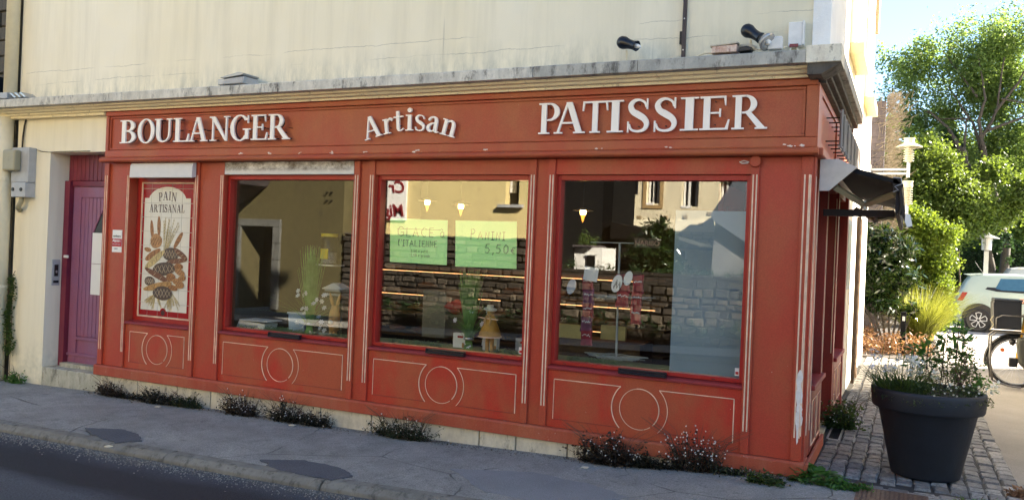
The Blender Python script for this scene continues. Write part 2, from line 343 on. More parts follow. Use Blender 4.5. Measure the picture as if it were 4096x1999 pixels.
# kerb stones
kerb = thing('kerb', 'worn concrete kerb along the road edge of the pavement', 'kerb', (-4, -1.58, -.2)); kerb['kind'] = 'structure'; del kerb['category'], kerb['label']
x = -14.0
while x < .9:
    L = random.uniform(1.5, 2.6); a, b = x+.002, min(x+L-.002, 1.0); j = random.uniform(-.008, .008); z0, z1 = g(a), g(b)
    k = MB(); ys = [(-1.66+j, -.30), (-1.66+j, -.035), (-1.615+j, .004), (-1.505, .006), (-1.505, -.3)]
    k.add([(a, y, z0+z) for y, z in ys] + [(b, y, z1+z) for y, z in ys], [(4,3,2,1,0), (5,6,7,8,9)] + [(i, i+1, i+6, i+5) for i in range(4)] + [(4, 0, 5, 9)])
    k.build('kerb_stone', M['kerb'], kerb, bevel=.012); x += L
kb = strip('k', -8.02, -7.9, -.11, -.01, M['kerb'], XR, 1).build('opposite_kerb', M['kerb']); struct(kb)
# alley + car park
al = struct(bx(.0, 60, -1.66, 40, -.5, -.012).build('alley_surface', M['alley'])); struct(bx(-.2, 1.46, .0, 9.6, -.4, -.006).build('sett_bed', M['joint']))
struct(bx(1.2, 60, 9.5, 40, -.3, -.006).build('car_park', M['lot'])); struct(bx(-8, 1.25, 9.2, 40, -.3, .02).build('planting_bed', M['soil']))
# setts
setts = thing('sett_path', '', '', (.7, 4, 0)); setts['kind'] = 'structure'; del setts['label'], setts['category']
def sett_mb(w, l, h=.09, s=0):
    m = MB(); rr = random.Random(s); j = lambda a: rr.uniform(-a, a); t = .014
    lo = [(-w/2, -l/2), (w/2, -l/2), (w/2, l/2), (-w/2, l/2)]; V = [(x+j(.006), y+j(.006), -h) for x, y in lo]
    V2 = [(V[i][0], V[i][1], -t+j(.003)) for i in range(4)]; V3 = [(V[i][0]*.8+j(.003), V[i][1]*.84+j(.003), j(.003)) for i in range(4)]
    m.add(V+V2+V3, [(i, (i+1) % 4, 4+(i+1) % 4, 4+i) for i in range(4)] + [(4+i, 4+(i+1) % 4, 8+(i+1) % 4, 8+i) for i in range(4)] + [(8, 9, 10, 11)]); return m
protos = []
for s in range(8):
    o = sett_mb(.108, .142, s=s).build('sett', M['cob']); o.parent = setts; protos.append(o)
spots = []
for c in range(12):
    y = .06 + random.uniform(0, .14); cx = .06 + .058 + c*.118
    while y < 9.3:
        l = random.uniform(.13, .18)
        if not (cx < .20 and 1.45 < y < 2.5) : spots.append((cx + random.uniform(-.006, .006), y+l/2, l))
        y += l + .014
spots.sort(key=lambda q: q[1]); used = 0; rest = MB(); first = 290
for i, (x, y, l) in enumerate(spots):
    z = random.uniform(-.006, .006)
    if i < first:
        if i < 8: o = protos[i]
        else: o = protos[i % 8].copy(); COL.objects.link(o); o.parent = setts
        o.location = Vector((x, y, z+.012)) - setts.location; o.scale = (1, l/.15, 1); o.rotation_euler = (random.uniform(-.03, .03), random.uniform(-.03, .03), random.uniform(-.04, .04) + (math.pi if i % 3 == 0 else 0))
    else:
        mm = sett_mb(.108, l*.95, s=i % 8); rest.add([(p[0]+x, p[1]+y, p[2]+z+.012) for p in mm.v], mm.f)
rest.build('sett_paving', M['cob'], setts, stuff=True)
for i in range(9):   # border row of larger stones lying along the pavement edge
    w = .16; o = sett_mb(.15, .13, s=20+i).build('border_stone', M['cob']); o.parent = setts; o.location = Vector((.34+i*.165, -.02+random.uniform(-.01, .01), .004)) - setts.location
for i in range(6):
    o = sett_mb(.15, .13, s=40+i).build('border_stone', M['cob']); o.parent = setts; o.location = Vector((.98+i*.165, -.16, .002)) - setts.location
# grate beside the door, brown manhole plate
gr = thing('drain_grate', 'small dark slotted drain grate set in the setts by the doorway', 'drain', (.11, 1.97, 0))
f = MB(); f.box(.06, .165, 1.50, 1.52, -.02, .014); f.box(.06, .165, 2.42, 2.44, -.02, .014); f.box(.055, .07, 1.5, 2.44, -.02, .014); f.box(.155, .17, 1.5, 2.44, -.02, .014); f.build('grate_frame', M['steel'], gr)
for i in range(18): bx(.07, .155, 1.535+i*.05, 1.555+i*.05, -.02, .01).build('bar', M['dkmetal'], gr)
mp = thing('cover_plate', 'brown ribbed metal cover plate in front of the big planter', 'manhole cover', (.85, -.18, 0))
bx(.40, .86, -.45, -.06, -.02, .006).build('plate', simple('rusty_plate', (.16, .10, .075), .7, .3, var=.3, scale=30), mp)
k = MB()
for i in range(15):
    for j in range(10): k.box(.42+i*.029, .436+i*.029, -.44+j*.038, -.418+j*.038, .004, .011)
k.build('rib', simple('plate_rib', (.20, .13, .095), .6, .4), mp)

# dark asphalt repairs in the pavement edge
def patch(pts, z=.007):
    m = MB(); P = []
    for i in range(len(pts)):
        a = Vector(pts[i]); b = Vector(pts[(i+1) % len(pts)])
        for t in range(12):
            p = a.lerp(b, t/12); nz = mnoise.noise(Vector((p.x*9, p.y*9, i*.7)))*.03; P.append((p.x + nz + random.uniform(-.008, .008), p.y + nz*.6 + random.uniform(-.006, .006)))
    m.add([(x, y, g(x)+z) for x, y in P] + [(x, y, g(x)-.02) for x, y in P], [tuple(range(len(P)))] + [(i, (i+1) % len(P), len(P)+(i+1) % len(P), len(P)+i) for i in range(len(P))])
    return m
tag(patch([(-6.05, -1.36), (-5.75, -1.52), (-5.35, -1.60), (-5.25, -1.42), (-5.45, -1.28), (-5.75, -1.22)], .012).build('asphalt_patch', M['patch']), 'left dark asphalt repair in the pavement edge, across from the tiled bread panel', 'pavement patch', 'asphalt repairs')
tag(patch([(-3.95, -1.38), (-3.7, -1.55), (-3.1, -1.60), (-3.02, -1.42), (-3.25, -1.28), (-3.65, -1.22)], .012).build('asphalt_patch', M['patch']), 'dark asphalt repair in the pavement edge, in front of the middle window', 'pavement patch', 'asphalt repairs')
tag(patch([(-2.5, -.85), (-2.0, -1.30), (-1.3, -1.36), (-1.0, -1.0), (-1.4, -.75), (-1.9, -.62)], .004).build('asphalt_patch', agg('grey_repair', (.215, .22, .228))), 'pale grey repair with cracked edges in front of the right window', 'pavement patch', 'asphalt repairs')
# gravel in the gutter: stuff
gb = []
n = 4200; gx = rng.uniform(-9, .8, n); gy = -1.68 - np.abs(rng.normal(0, .10, n)); gs = rng.uniform(.003, .0085, n)
V = []
for a in range(n):
    z = g(gx[a]) - .064 + (gy[a]+1.655)*.006; s = gs[a]; c = np.array([gx[a], gy[a], z+s*.4]); d = rng.normal(size=3); d /= np.linalg.norm(d); e = np.cross(d, [0, 0, 1]); e /= np.linalg.norm(e)+1e-6; h = np.cross(d, e)
    P = [c+d*s, c+e*s, c-d*s, c-e*s, c+h*s, c-h*s]
    V += [[P[0], P[1], P[4], P[3]], [P[2], P[1], P[4], P[3]], [P[0], P[1], P[5], P[3]]]
o = polys('gutter_gravel', np.array(V), None, simple('pale_gravel', (.30, .285, .26), .9, var=.4, scale=40)); o['kind'] = 'stuff'; o['label'] = 'loose pale gravel lying in the gutter below the kerb'

# ------------------------------------------------------------------ bakery building (walls, cornice, roof)
bld = thing('bakery_building', 'cream rendered corner building above and around the red shopfront', 'building', (-4.5, 4, 0))
w = MB(); w.box(-9.2, -.0, 0, .3, 2.99, 10.8); w.build('front_wall', M['wall'], bld)
w = MB(); w.box(-9.2, -8.59, 0, .5, -.6, 2.99); w.box(-8.59, -7.60, .0, .5, 2.53, 2.99); w.box(-8.59, -7.2, .305, .6, -.6, 2.529); w.box(-7.60, -7.2, .19, .5, -.6, 2.99); w.build('lower_wall', M['wall'], bld)
w = MB(); w.box(-8.65, -7.58, .004, .5, -.4, -.016); w.build('doorstep', M['step'], bld, bevel=.012)
# plinth blocks under the red shopfront
x = -7.58
while x < .0:
    L = random.choice([.48, .55, .36, .6]); bx(x+.006, min(x+L-.006, .0), -.004, .19, -.6, -.004).build('plinth_block', M['plinth'], bld, bevel=.006); x += L
bx(-7.6, -.02, .05, .18, -.6, -.01).build('plinth_joint', M['joint'], bld)
w = MB(); w.box(-.3, 0, .3, 9.0, 3.0, 10.8); w.box(-.3, 0, 3.72, 9.0, -.4, 3.0); w.box(-9.2, -.3, 8.7, 9.0, -.4, 10.8); w.box(-9.2, -8.9, .5, 8.7, -.6, 10.8)
# cut the two side windows by building wall around them is done with proud reveals below
w.build('side_wall', M['white'], bld)
bx(-9.4, .25, -.25, 9.3, 10.8, 11.0).build('roof', M['slate'], bld)
bx(-.04, .09, -.02, 1.36, 3.14, 10.8).build('quoin', M['quoin'], bld, bevel=.004)
for y0, y1, zz in ((3.2, 4.4, 4.02), (6.3, 7.4, 4.0)):
    f = bx(-.02, .012, y0+.06, y1-.06, zz+.06, zz+1.5).build('window', simple('side_window_reveal', (.70, .62, .44), .8), bld); bx(-.03, .016, y0+.2, y1-.1, zz+.12, zz+1.42).build('pane', simple('side_pane', (.25, .27, .28), .15), f)
    bx(-.02, .15, y0, y1, zz-.12, zz).build('window_sill', simple('yellow_sill', (.60, .50, .24), .7), bld, bevel=.004); 
    bx(-.01, .05, y0, y0+.07, zz, zz+1.5).build('window_jamb', M['cream'], bld)
# cornice: slab + stepped cream mouldings. profile in (Y,z)
def corn(x0, x1, prof, mat, name='cornice'): return MB().prism(prof, x0, x1, 'x').build(name, mat, bld, bevel=.004)
x = -9.42
segs = [(-9.42, -7.06, 'cornice'), (-7.06, -5.85, 'cornice'), (-5.85, -4.9, 'cornice'), (-4.9, -2.2, 'cornice'), (-2.2, -1.3, 'cornice_dirty'), (-1.3, -.045, 'cornice_dirty')]
for a, b, mm in segs: corn(a+.0015, b-.0015, [(-.30, 3.035), (-.30, 3.125), (-.27, 3.135), (0.0, 3.16), (0.0, 3.035)], M[mm])
x0 = -.045; MB().box(x0, .193, -.31, 0.0, 3.03, 3.155).build('cornice', concmat('pale_corner_block', (.78, .72, .58), (.60, .52, .40), (.16, .13, .10), .35, 9), bld, 'newer pale corner block of the cornice', bevel=.005)
MB().prism([(-.225, 3.033), (-.215, 3.014), (-.18, 3.008), (-.165, 2.990), (-.125, 2.984), (-.12, 2.966), (0, 2.966), (0, 3.033)], -9.40, -.04, 'x').build('moulding', M['cream'], bld)
bx(-9.40, -7.585, -.09, -.002, 2.935, 2.965).build('moulding', M['cream'], bld)
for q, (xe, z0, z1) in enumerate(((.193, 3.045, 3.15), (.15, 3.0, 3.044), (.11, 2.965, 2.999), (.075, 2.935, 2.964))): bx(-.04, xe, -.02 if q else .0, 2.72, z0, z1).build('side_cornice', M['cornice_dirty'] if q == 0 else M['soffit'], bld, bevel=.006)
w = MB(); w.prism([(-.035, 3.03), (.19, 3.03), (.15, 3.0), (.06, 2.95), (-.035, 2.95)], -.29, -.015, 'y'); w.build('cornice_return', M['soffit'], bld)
# back and interior of the shop
w = MB(); w.box(-7.2, -.3, 4.0, 4.1, -.4, 3.0); w.box(-7.2, -.3, .2, 4.0, -.12, -.08); w.box(-7.2, -.3, .2, 4.0, 2.72, 2.8); w.box(-5.95, -5.9, .2, 4.0, -.1, 2.7)
w.build('interior_wall', simple('interior_paint', (.07, .05, .025), .8), bld)
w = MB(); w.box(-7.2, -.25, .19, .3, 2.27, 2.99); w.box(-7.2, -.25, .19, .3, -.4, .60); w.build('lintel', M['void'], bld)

# neighbour at the far left
nb = thing('stone_house', 'old grey stone house at the left edge of the picture', 'building', (-12, 3, 0))
w = MB(); w.box(-16, -9.43, .12, 6, -.8, 10); w.build('wall', M['mortar'], nb); cnt = 0
zz = -.3
while zz < 6.2:
    h = random.uniform(.16, .26); xx = -9.44
    while xx > -10.6:
        L = random.uniform(.2, .5); bx(xx-L+.01, xx-.01, .07+random.uniform(-.015, .015), .2, zz+.01, zz+h-.01).build('stone', M['stone'] if random.random() < .25 else M['mortar'], nb, bevel=.012); xx -= L
    zz += h
bx(-9.95, -9.42, -.12, .1, 2.95, 3.45).build('dark_shutter_box', M['navy'], nb)
# downpipes on the left of the bakery
dp = thing('downpipe', 'cream painted rainwater downpipe at the left end of the facade', 'downpipe', (-9.3, -.1, -.25))
MB().tube([(-9.262, -.085, 10.6), (-9.255, -.085, 3.16)], .075, 14).build('upper_pipe', M['pipe'], dp, smooth=True)
MB().tube([(-9.30, -.09, 2.96), (-9.30, -.09, 2.3), (-9.295, -.09, -.23)], .085, 14).build('lower_pipe', M['pipe'], dp, smooth=True)
for z in (2.2, .9): MB().lathe([(.09, -.02), (.094, 0), (.09, .02)], (-9.298, -.09, z), 14).build('collar', M['pipe'], dp)

# ------------------------------------------------------------------ the red shopfront
sf = thing('shopfront', 'weathered red wooden shopfront with pilasters, fascia and panelled stall risers', 'shopfront', (-3.8, -.05, 0))
# fascia
bx(-7.555, .0, -.050, .30, 2.456, 2.962).build('fascia_panel', M['fascia'], sf)
w = MB(); w.box(-7.56, .022, -.085, -.050, 2.915, 2.963); w.build('fascia_rail', M['fascia'], sf, bevel=.005)
bx(-7.56, .024, -.078, -.050, 2.456, 2.53).build('fascia_rail', M['fascia'], sf, bevel=.005)
bx(-7.56, -7.515, -.078, -.050, 2.531, 2.914).build('fascia_stile', M['fascia'], sf, bevel=.005); bx(-.055, .024, -.078, -.050, 2.531, 2.914).build('fascia_stile', M['fascia'], sf, bevel=.005)
def rail_loop(x0, x1, z0, z1, yf, w_, t, name='bead'):
    bx(x0, x1, yf-t, yf, z1-w_, z1).build(name, M['fascia'], sf, bevel=.003); bx(x0, x1, yf-t, yf, z0, z0+w_).build(name, M['fascia'], sf, bevel=.003)
    bx(x0, x0+w_, yf-t, yf, z0+w_+.001, z1-w_-.001).build(name, M['fascia'], sf, bevel=.003); bx(x1-w_, x1, yf-t, yf, z0+w_+.001, z1-w_-.001).build(name, M['fascia'], sf, bevel=.003)
rail_loop(-7.508, -.062, 2.538, 2.908, -.051, .018, .014)
bx(-7.575, .034, -.104, -.0505, 2.964, 2.984).build('crown_moulding', M['fascia'], sf, bevel=.006)
pr = [(-.05, 2.455), (-.085, 2.455), (-.10, 2.447), (-.118, 2.438), (-.125, 2.425), (-.122, 2.41), (-.11, 2.40), (-.085, 2.396), (-.05, 2.396)]
MB().prism(pr, -7.60, .044, 'x').build('lower_moulding', M['fascia'], sf, smooth=False)
bx(-7.56, 0, -.048, .3, 2.40, 2.455).build('moulding_back', M['fascia'], sf)
# side fascia
bx(.0005, .020, .0, 3.70, 2.456, 2.962).build('side_fascia', M['fascia'], sf); 
for a in ((.021, .034, -.07, .16, 2.456, 2.935), (.021, .034, 1.62, 3.7, 2.456, 2.935), (.021, .034, .161, 1.619, 2.456, 2.53), (.021, .034, .161, 1.619, 2.88, 2.935)): bx(*a).build('side_fascia_frame', M['fascia'], sf, bevel=.003)
bx(.0, .075, -.05, 3.7, 2.396, 2.455).build('side_moulding', M['fascia'], sf, bevel=.01)
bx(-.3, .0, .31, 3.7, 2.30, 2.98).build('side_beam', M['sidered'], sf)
# pilasters
def pil(x0, x1, ins, strips, mat=M['pil']):
    bx(x0, x1, .012, .185, .112, 2.395).build('pilaster', mat, sf)
    for a, b, nl in strips:
        bx(a, b, -.012, .0125, .112, 2.394).build('pilaster_strip', mat, sf, bevel=.003)
        for q in range(nl):
            xc = a + (b-a)*(.30 + .42*q) if nl == 2 else a + (b-a)*(.22+.3*q)
            m = MB().tube([(xc, -.0115, .285), (xc, -.0115, 2.258)], .0062, 6); m.build('flute_line', M['cream_line'], sf)
pil(-7.64, -7.222, 0, [(-7.636, -7.565, 2), (-7.272, -7.222, 2)])
pil(-6.245, -5.83, 0, [(-6.245, -6.180, 2), (-5.885, -5.825, 2)])
pil(-4.172, -3.93, 0, [(-4.172, -4.106, 2), (-3.997, -3.932, 2)])
pil(-2.318, -2.076, 0, [(-2.318, -2.256, 2), (-2.142, -2.078, 2)])
pil(-.447, .0, 0, [(-.447, -.384, 2), (-.075, .004, 2)])
MB().tube([(-.008, -.0115, .30), (-.008, -.0115, 2.255)], .005, 6).build('flute_line', M['cream_line'], sf)
# peeled paint at the corner
for k in range(14):
    z = .30 + k*.034; h = random.uniform(.03, .075); wd = random.uniform(.012, .03)*(1.3 if 3 < k < 10 else .8); xc = -.030 + random.uniform(-.006, .006)
    n = 7; P = [(xc+math.cos(2*math.pi*i/n)*wd*random.uniform(.6, 1.1), z+math.sin(2*math.pi*i/n)*h*random.uniform(.7, 1.1)) for i in range(n)]
    MB().prism(P, -.0145-.0003*k, -.012, 'y').build('bare_patch', M['peel'], sf)
# skirting
sk_ = MB().prism([(-.042, -.004), (-.042, .095), (-.03, .110), (.19, .1105), (.19, -.004)], -7.652, .030, 'x').build('skirting', M['skirt'], sf, bevel=.004)
bx(.0305, .055, -.04, 1.24, .0, .105).build('side_skirting', M['skirt'], sf, bevel=.005)
# stall risers, sills
def lines(x0, x1, cx, R0=.168, RA=.238, zt=.519, zb=.181):
    zc = .349; cy = .0085
    def T(pts, r, mat=M['cream_line'], nm='painted_line'): MB().tube([(px, cy, pz) for px, pz in pts], r*.72, 6).build(nm, mat, sf)
    N = 40; circ = [(cx+R0*math.cos(2*math.pi*i/N), zc+R0*math.sin(2*math.pi*i/N)) for i in range(N+1)]
    T(circ[-6:]+circ[1:12], .0060); T(circ[11:35], .0040)
    a = math.asin((zt-zc)/RA); arcR = [(cx+RA*math.cos(t), zc+RA*math.sin(t)) for t in np.linspace(-a, a, 16)]; arcL = [(2*cx-px, pz) for px, pz in arcR]
    T([(x0, zt), (arcL[-1][0], zt)], .0055); T(arcL, .0062); T([(x0, zb), (x0, zt)], .0038)
    T([(x0, zb), (arcL[0][0], zb)], .0038, M['darkline'], 'panel_edge')
    T([(arcR[-1][0], zt), (x1, zt)], .0055); T([(x1, zt), (x1, zb)], .0060); T(arcR, .0038)
    T([(arcR[0][0], zb), (x1, zb)], .0038, M['darkline'], 'panel_edge')
for x0, x1, cx in ((-7.222, -6.245, -6.722), (-5.825, -4.172, -5.0), (-3.932, -2.318, -3.127), (-2.078, -.447, -1.263)):
    bx(x0+.001, x1-.001, .010, .19, .112, .600).build('stall_riser', M['panelred'], sf)
    e = .06 if x0 > -6 else .075; lines(x0+e, x1-e, cx, .166 if x0 > -6 else .158, .235 if x0 > -6 else .225)
    MB().prism([(-.016, .601), (-.018, .618), (-.010, .628), (.075, .640), (.19, .640), (.19, .601)], x0+.001, x1-.001, 'x').build('sill', M['sill'], sf, bevel=.003)
# windows
for i, (x0, x1) in enumerate(((-5.825, -4.172), (-3.932, -2.318), (-2.078, -.447))):
    zt = 2.262
    f = MB(); t = .036; f.box(x0+.002, x0+t, .045, .135, .641, zt); f.box(x1-t, x1-.002, .045, .135, .641, zt); f.box(x0+t, x1-t, .045, .135, .641, .672); f.box(x0+t, x1-t, .045, .135, zt-.045, zt)
    fo = f.build('window_frame', M['frame'], sf, bevel=.003)
    bx(x0+t-.001, x1-t+.001, .100, .106, .671, zt-.044).build('pane', M['glass'], fo)
    for dx in (.12, 1.38): bx(x0+dx, x0+dx+.03, .042, .046, .65, .656).build('vent_slot', M['black'], fo)
    if i: bx(x0+.001, x1-.001, .004, .185, zt+.001, 2.395).build('transom_board', M['panelred' if i == 2 else 'pil'], sf)
    else: bx(x0+.001, x1-.001, .03, .185, zt+.001, 2.395).build('transom_board', M['frame'], sf)
    xb = (-5.12, -3.268, -1.432)[i]; bo = MB().box(xb, xb+.386, -.045, -.019, .632, .640); bo.box(xb, xb+.386, -.045, -.006, .641, .652); bo.box(xb, xb+.386, -.030, -.006, .655, .674); bo.box(xb-.006, xb, -.047, -.004, .630, .675); bo.box(xb+.386, xb+.392, -.047, -.004, .630, .675)
    tag(bo.build('sill_bar', M['navy'], None, bevel=.002), ('black plastic bar fixed on the sill of the left window', 'black plastic bar fixed on the sill of the middle window', 'black plastic bar fixed on the sill of the right window')[i], 'bar', 'black bars on the window sills')
# dirty board above window 1, white box over the tiled panel
sb = bx(-5.822, -4.176, -.012, .03, 2.266, 2.394)
def dirtyboard():
    m, nt, bs, out = nodes('dirty_white_board'); z = posz(nt); t = rmp(nt, tex(nt, 7, 7, .8, (1, 1, 1.3)), [(.36, 0), (.60, 1)])
    k = mth(nt, 'MULTIPLY', t, rmp(nt, mth(nt, 'MULTIPLY_ADD', z, 7.5, -16.98), [(.22, .08), (.42, .8), (.95, 1)])); a = mix(nt, k, (.70, .67, .62), (.10, .065, .04))
    nt.links.new(a, bs.inputs['Base Color']); bs.inputs['Roughness'].default_value = .7; return m
sb.build('stained_board', dirtyboard(), sf, 'white board streaked with brown stains above the left window', bevel=.002)
cv = MB().prism([(-.02, 2.39), (-.06, 2.385), (-.075, 2.36), (-.082, 2.23), (-.078, 2.225), (-.02, 2.235)], -7.150, -6.215, 'x'); cv.build('blind_cover', simple('grey_white_cover', (.66, .63, .60), .6, var=.05), sf, bevel=.003)
# tiled niche
w = MB(); w.box(-7.221, -7.150, .098, .18, .641, 2.395); w.box(-6.340, -6.246, .098, .18, .641, 2.395); w.box(-7.150, -6.340, .098, .18, 2.19, 2.395); w.box(-7.150, -6.340, .098, .18, .641, .688); w.build('niche_back', M['frame'], sf)
w = MB(); w.box(-7.15, -6.34, .125, .18, .688, 2.19); w.build('niche_panel', M['frame'], sf)
# white chips on the lower moulding
for xc in (-5.545, -5.17, -4.78, -4.39, -3.99, -3.44, -2.72, -1.66, -1.08, -.18, -.10):
    for q in range(3):
        n = 7; s = random.uniform(.008, .02); c = (xc+random.uniform(-.03, .03), 2.470+random.uniform(-.008, .008)); P = [(c[0]+s*math.cos(2*math.pi*i/n)*random.uniform(.5, 1.3), c[1]+s*.5*math.sin(2*math.pi*i/n)*random.uniform(.5, 1.2)) for i in range(n)]
        MB().prism(P, -.0795-.0002*q, -.078, 'y').build('paint_chip', M['chip'], sf)
o = MB().lathe([(.0, 0), (.042, 0), (.046, .008), (.046, .02), (.040, .03), (.0, .03)], (-.415, -.012, 2.358), 20, (0, -1, 0)).build('junction_disc', M['pil'], None, bevel=0); tag(o, 'round red painted junction box at the top right of the right window', 'junction box')
o = MB().tube([(-.455, -.02, 2.350), (-.50, -.035, 2.362), (-.535, -.03, 2.352), (-.515, -.03, 2.342), (-.47, -.025, 2.345)], .004, 6).build('loose_cable', M['whiteplastic']); tag(o, 'short loop of loose white cable beside the round red junction box', 'cable')
# side of shopfront
def sidebox(y0, y1):
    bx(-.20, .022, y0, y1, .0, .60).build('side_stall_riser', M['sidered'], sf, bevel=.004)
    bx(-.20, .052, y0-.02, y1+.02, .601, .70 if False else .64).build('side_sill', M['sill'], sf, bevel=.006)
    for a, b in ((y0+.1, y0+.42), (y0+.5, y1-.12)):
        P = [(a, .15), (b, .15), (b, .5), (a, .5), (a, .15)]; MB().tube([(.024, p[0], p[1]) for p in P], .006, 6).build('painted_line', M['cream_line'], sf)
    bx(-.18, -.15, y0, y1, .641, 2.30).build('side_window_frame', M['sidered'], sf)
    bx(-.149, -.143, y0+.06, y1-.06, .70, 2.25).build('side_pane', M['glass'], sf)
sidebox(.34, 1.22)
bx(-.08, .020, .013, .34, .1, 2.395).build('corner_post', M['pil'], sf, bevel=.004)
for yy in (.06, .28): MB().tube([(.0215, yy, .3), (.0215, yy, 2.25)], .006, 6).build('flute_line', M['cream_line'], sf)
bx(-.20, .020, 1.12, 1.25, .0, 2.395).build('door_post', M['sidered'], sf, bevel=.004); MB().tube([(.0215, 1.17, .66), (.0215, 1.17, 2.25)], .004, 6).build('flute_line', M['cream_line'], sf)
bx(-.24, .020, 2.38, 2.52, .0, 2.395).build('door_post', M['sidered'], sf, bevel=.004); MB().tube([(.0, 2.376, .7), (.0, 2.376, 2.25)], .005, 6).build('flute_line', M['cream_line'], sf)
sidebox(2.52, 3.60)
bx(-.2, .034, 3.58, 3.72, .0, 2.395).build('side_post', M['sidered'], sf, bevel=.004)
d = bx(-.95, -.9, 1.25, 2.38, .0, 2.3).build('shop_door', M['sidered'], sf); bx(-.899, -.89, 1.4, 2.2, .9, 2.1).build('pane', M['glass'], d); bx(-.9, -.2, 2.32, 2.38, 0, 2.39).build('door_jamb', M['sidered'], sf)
bx(-.9, .01, 1.24, 2.38, -.1, .015).build('threshold', M['step'], sf)

# ------------------------------------------------------------------ serif letters
TS, TT, SF = .175, .06, .05
def stem(x0, y0, x1, y1, w): return [[(x0-w/2, y0), (x0+w/2, y0), (x1+w/2, y1), (x1-w/2, y1)]]
def bar(x0, x1, y, t=SF): return [[(x0, y), (x1, y), (x1, y+t), (x0, y+t)]]
def arc(cx, cy, rx, ry, a0, a1, ts=TS, tt=TT, n=20):
    P = []; 
    for i in range(n+1):
        a = R(a0 + (a1-a0)*i/n); P.append(((cx+rx*math.cos(a), cy+ry*math.sin(a)), (cx+(rx-ts)*math.cos(a), cy+(ry-tt)*math.sin(a))))
    return [[P[i][0], P[i+1][0], P[i+1][1], P[i][1]] for i in range(n)]
def path(pts, sub=5):
    P = [np.array(p, float) for p in pts]; Q = []
    for i in range(len(P)-1):
        p0 = P[max(i-1, 0)]; p1 = P[i]; p2 = P[i+1]; p3 = P[min(i+2, len(P)-1)]
        for k in range(sub):
            t = k/sub; Q.append(.5*((2*p1)+(-p0+p2)*t+(2*p0-5*p1+4*p2-p3)*t*t+(-p0+3*p1-3*p2+p3)*t**3))
    Q.append(P[-1]); E_ = []
    for i, q in enumerate(Q):
        d = Q[min(i+1, len(Q)-1)][:2] - Q[max(i-1, 0)][:2]; d = d/(np.linalg.norm(d)+1e-9); n = np.array([-d[1], d[0]])*q[2]/2; E_.append((tuple(q[:2]+n), tuple(q[:2]-n)))
    return [[E_[i][0], E_[i+1][0], E_[i+1][1], E_[i][1]] for i in range(len(E_)-1)]
SS = [(.66,.74,.05),(.61,.88,.07),(.44,.965,.07),(.26,.93,.11),(.17,.79,.16),(.24,.63,.18),(.42,.52,.20),(.60,.40,.18),(.68,.24,.15),(.60,.08,.10),(.40,.03,.07),(.20,.09,.07),(.13,.25,.05)]
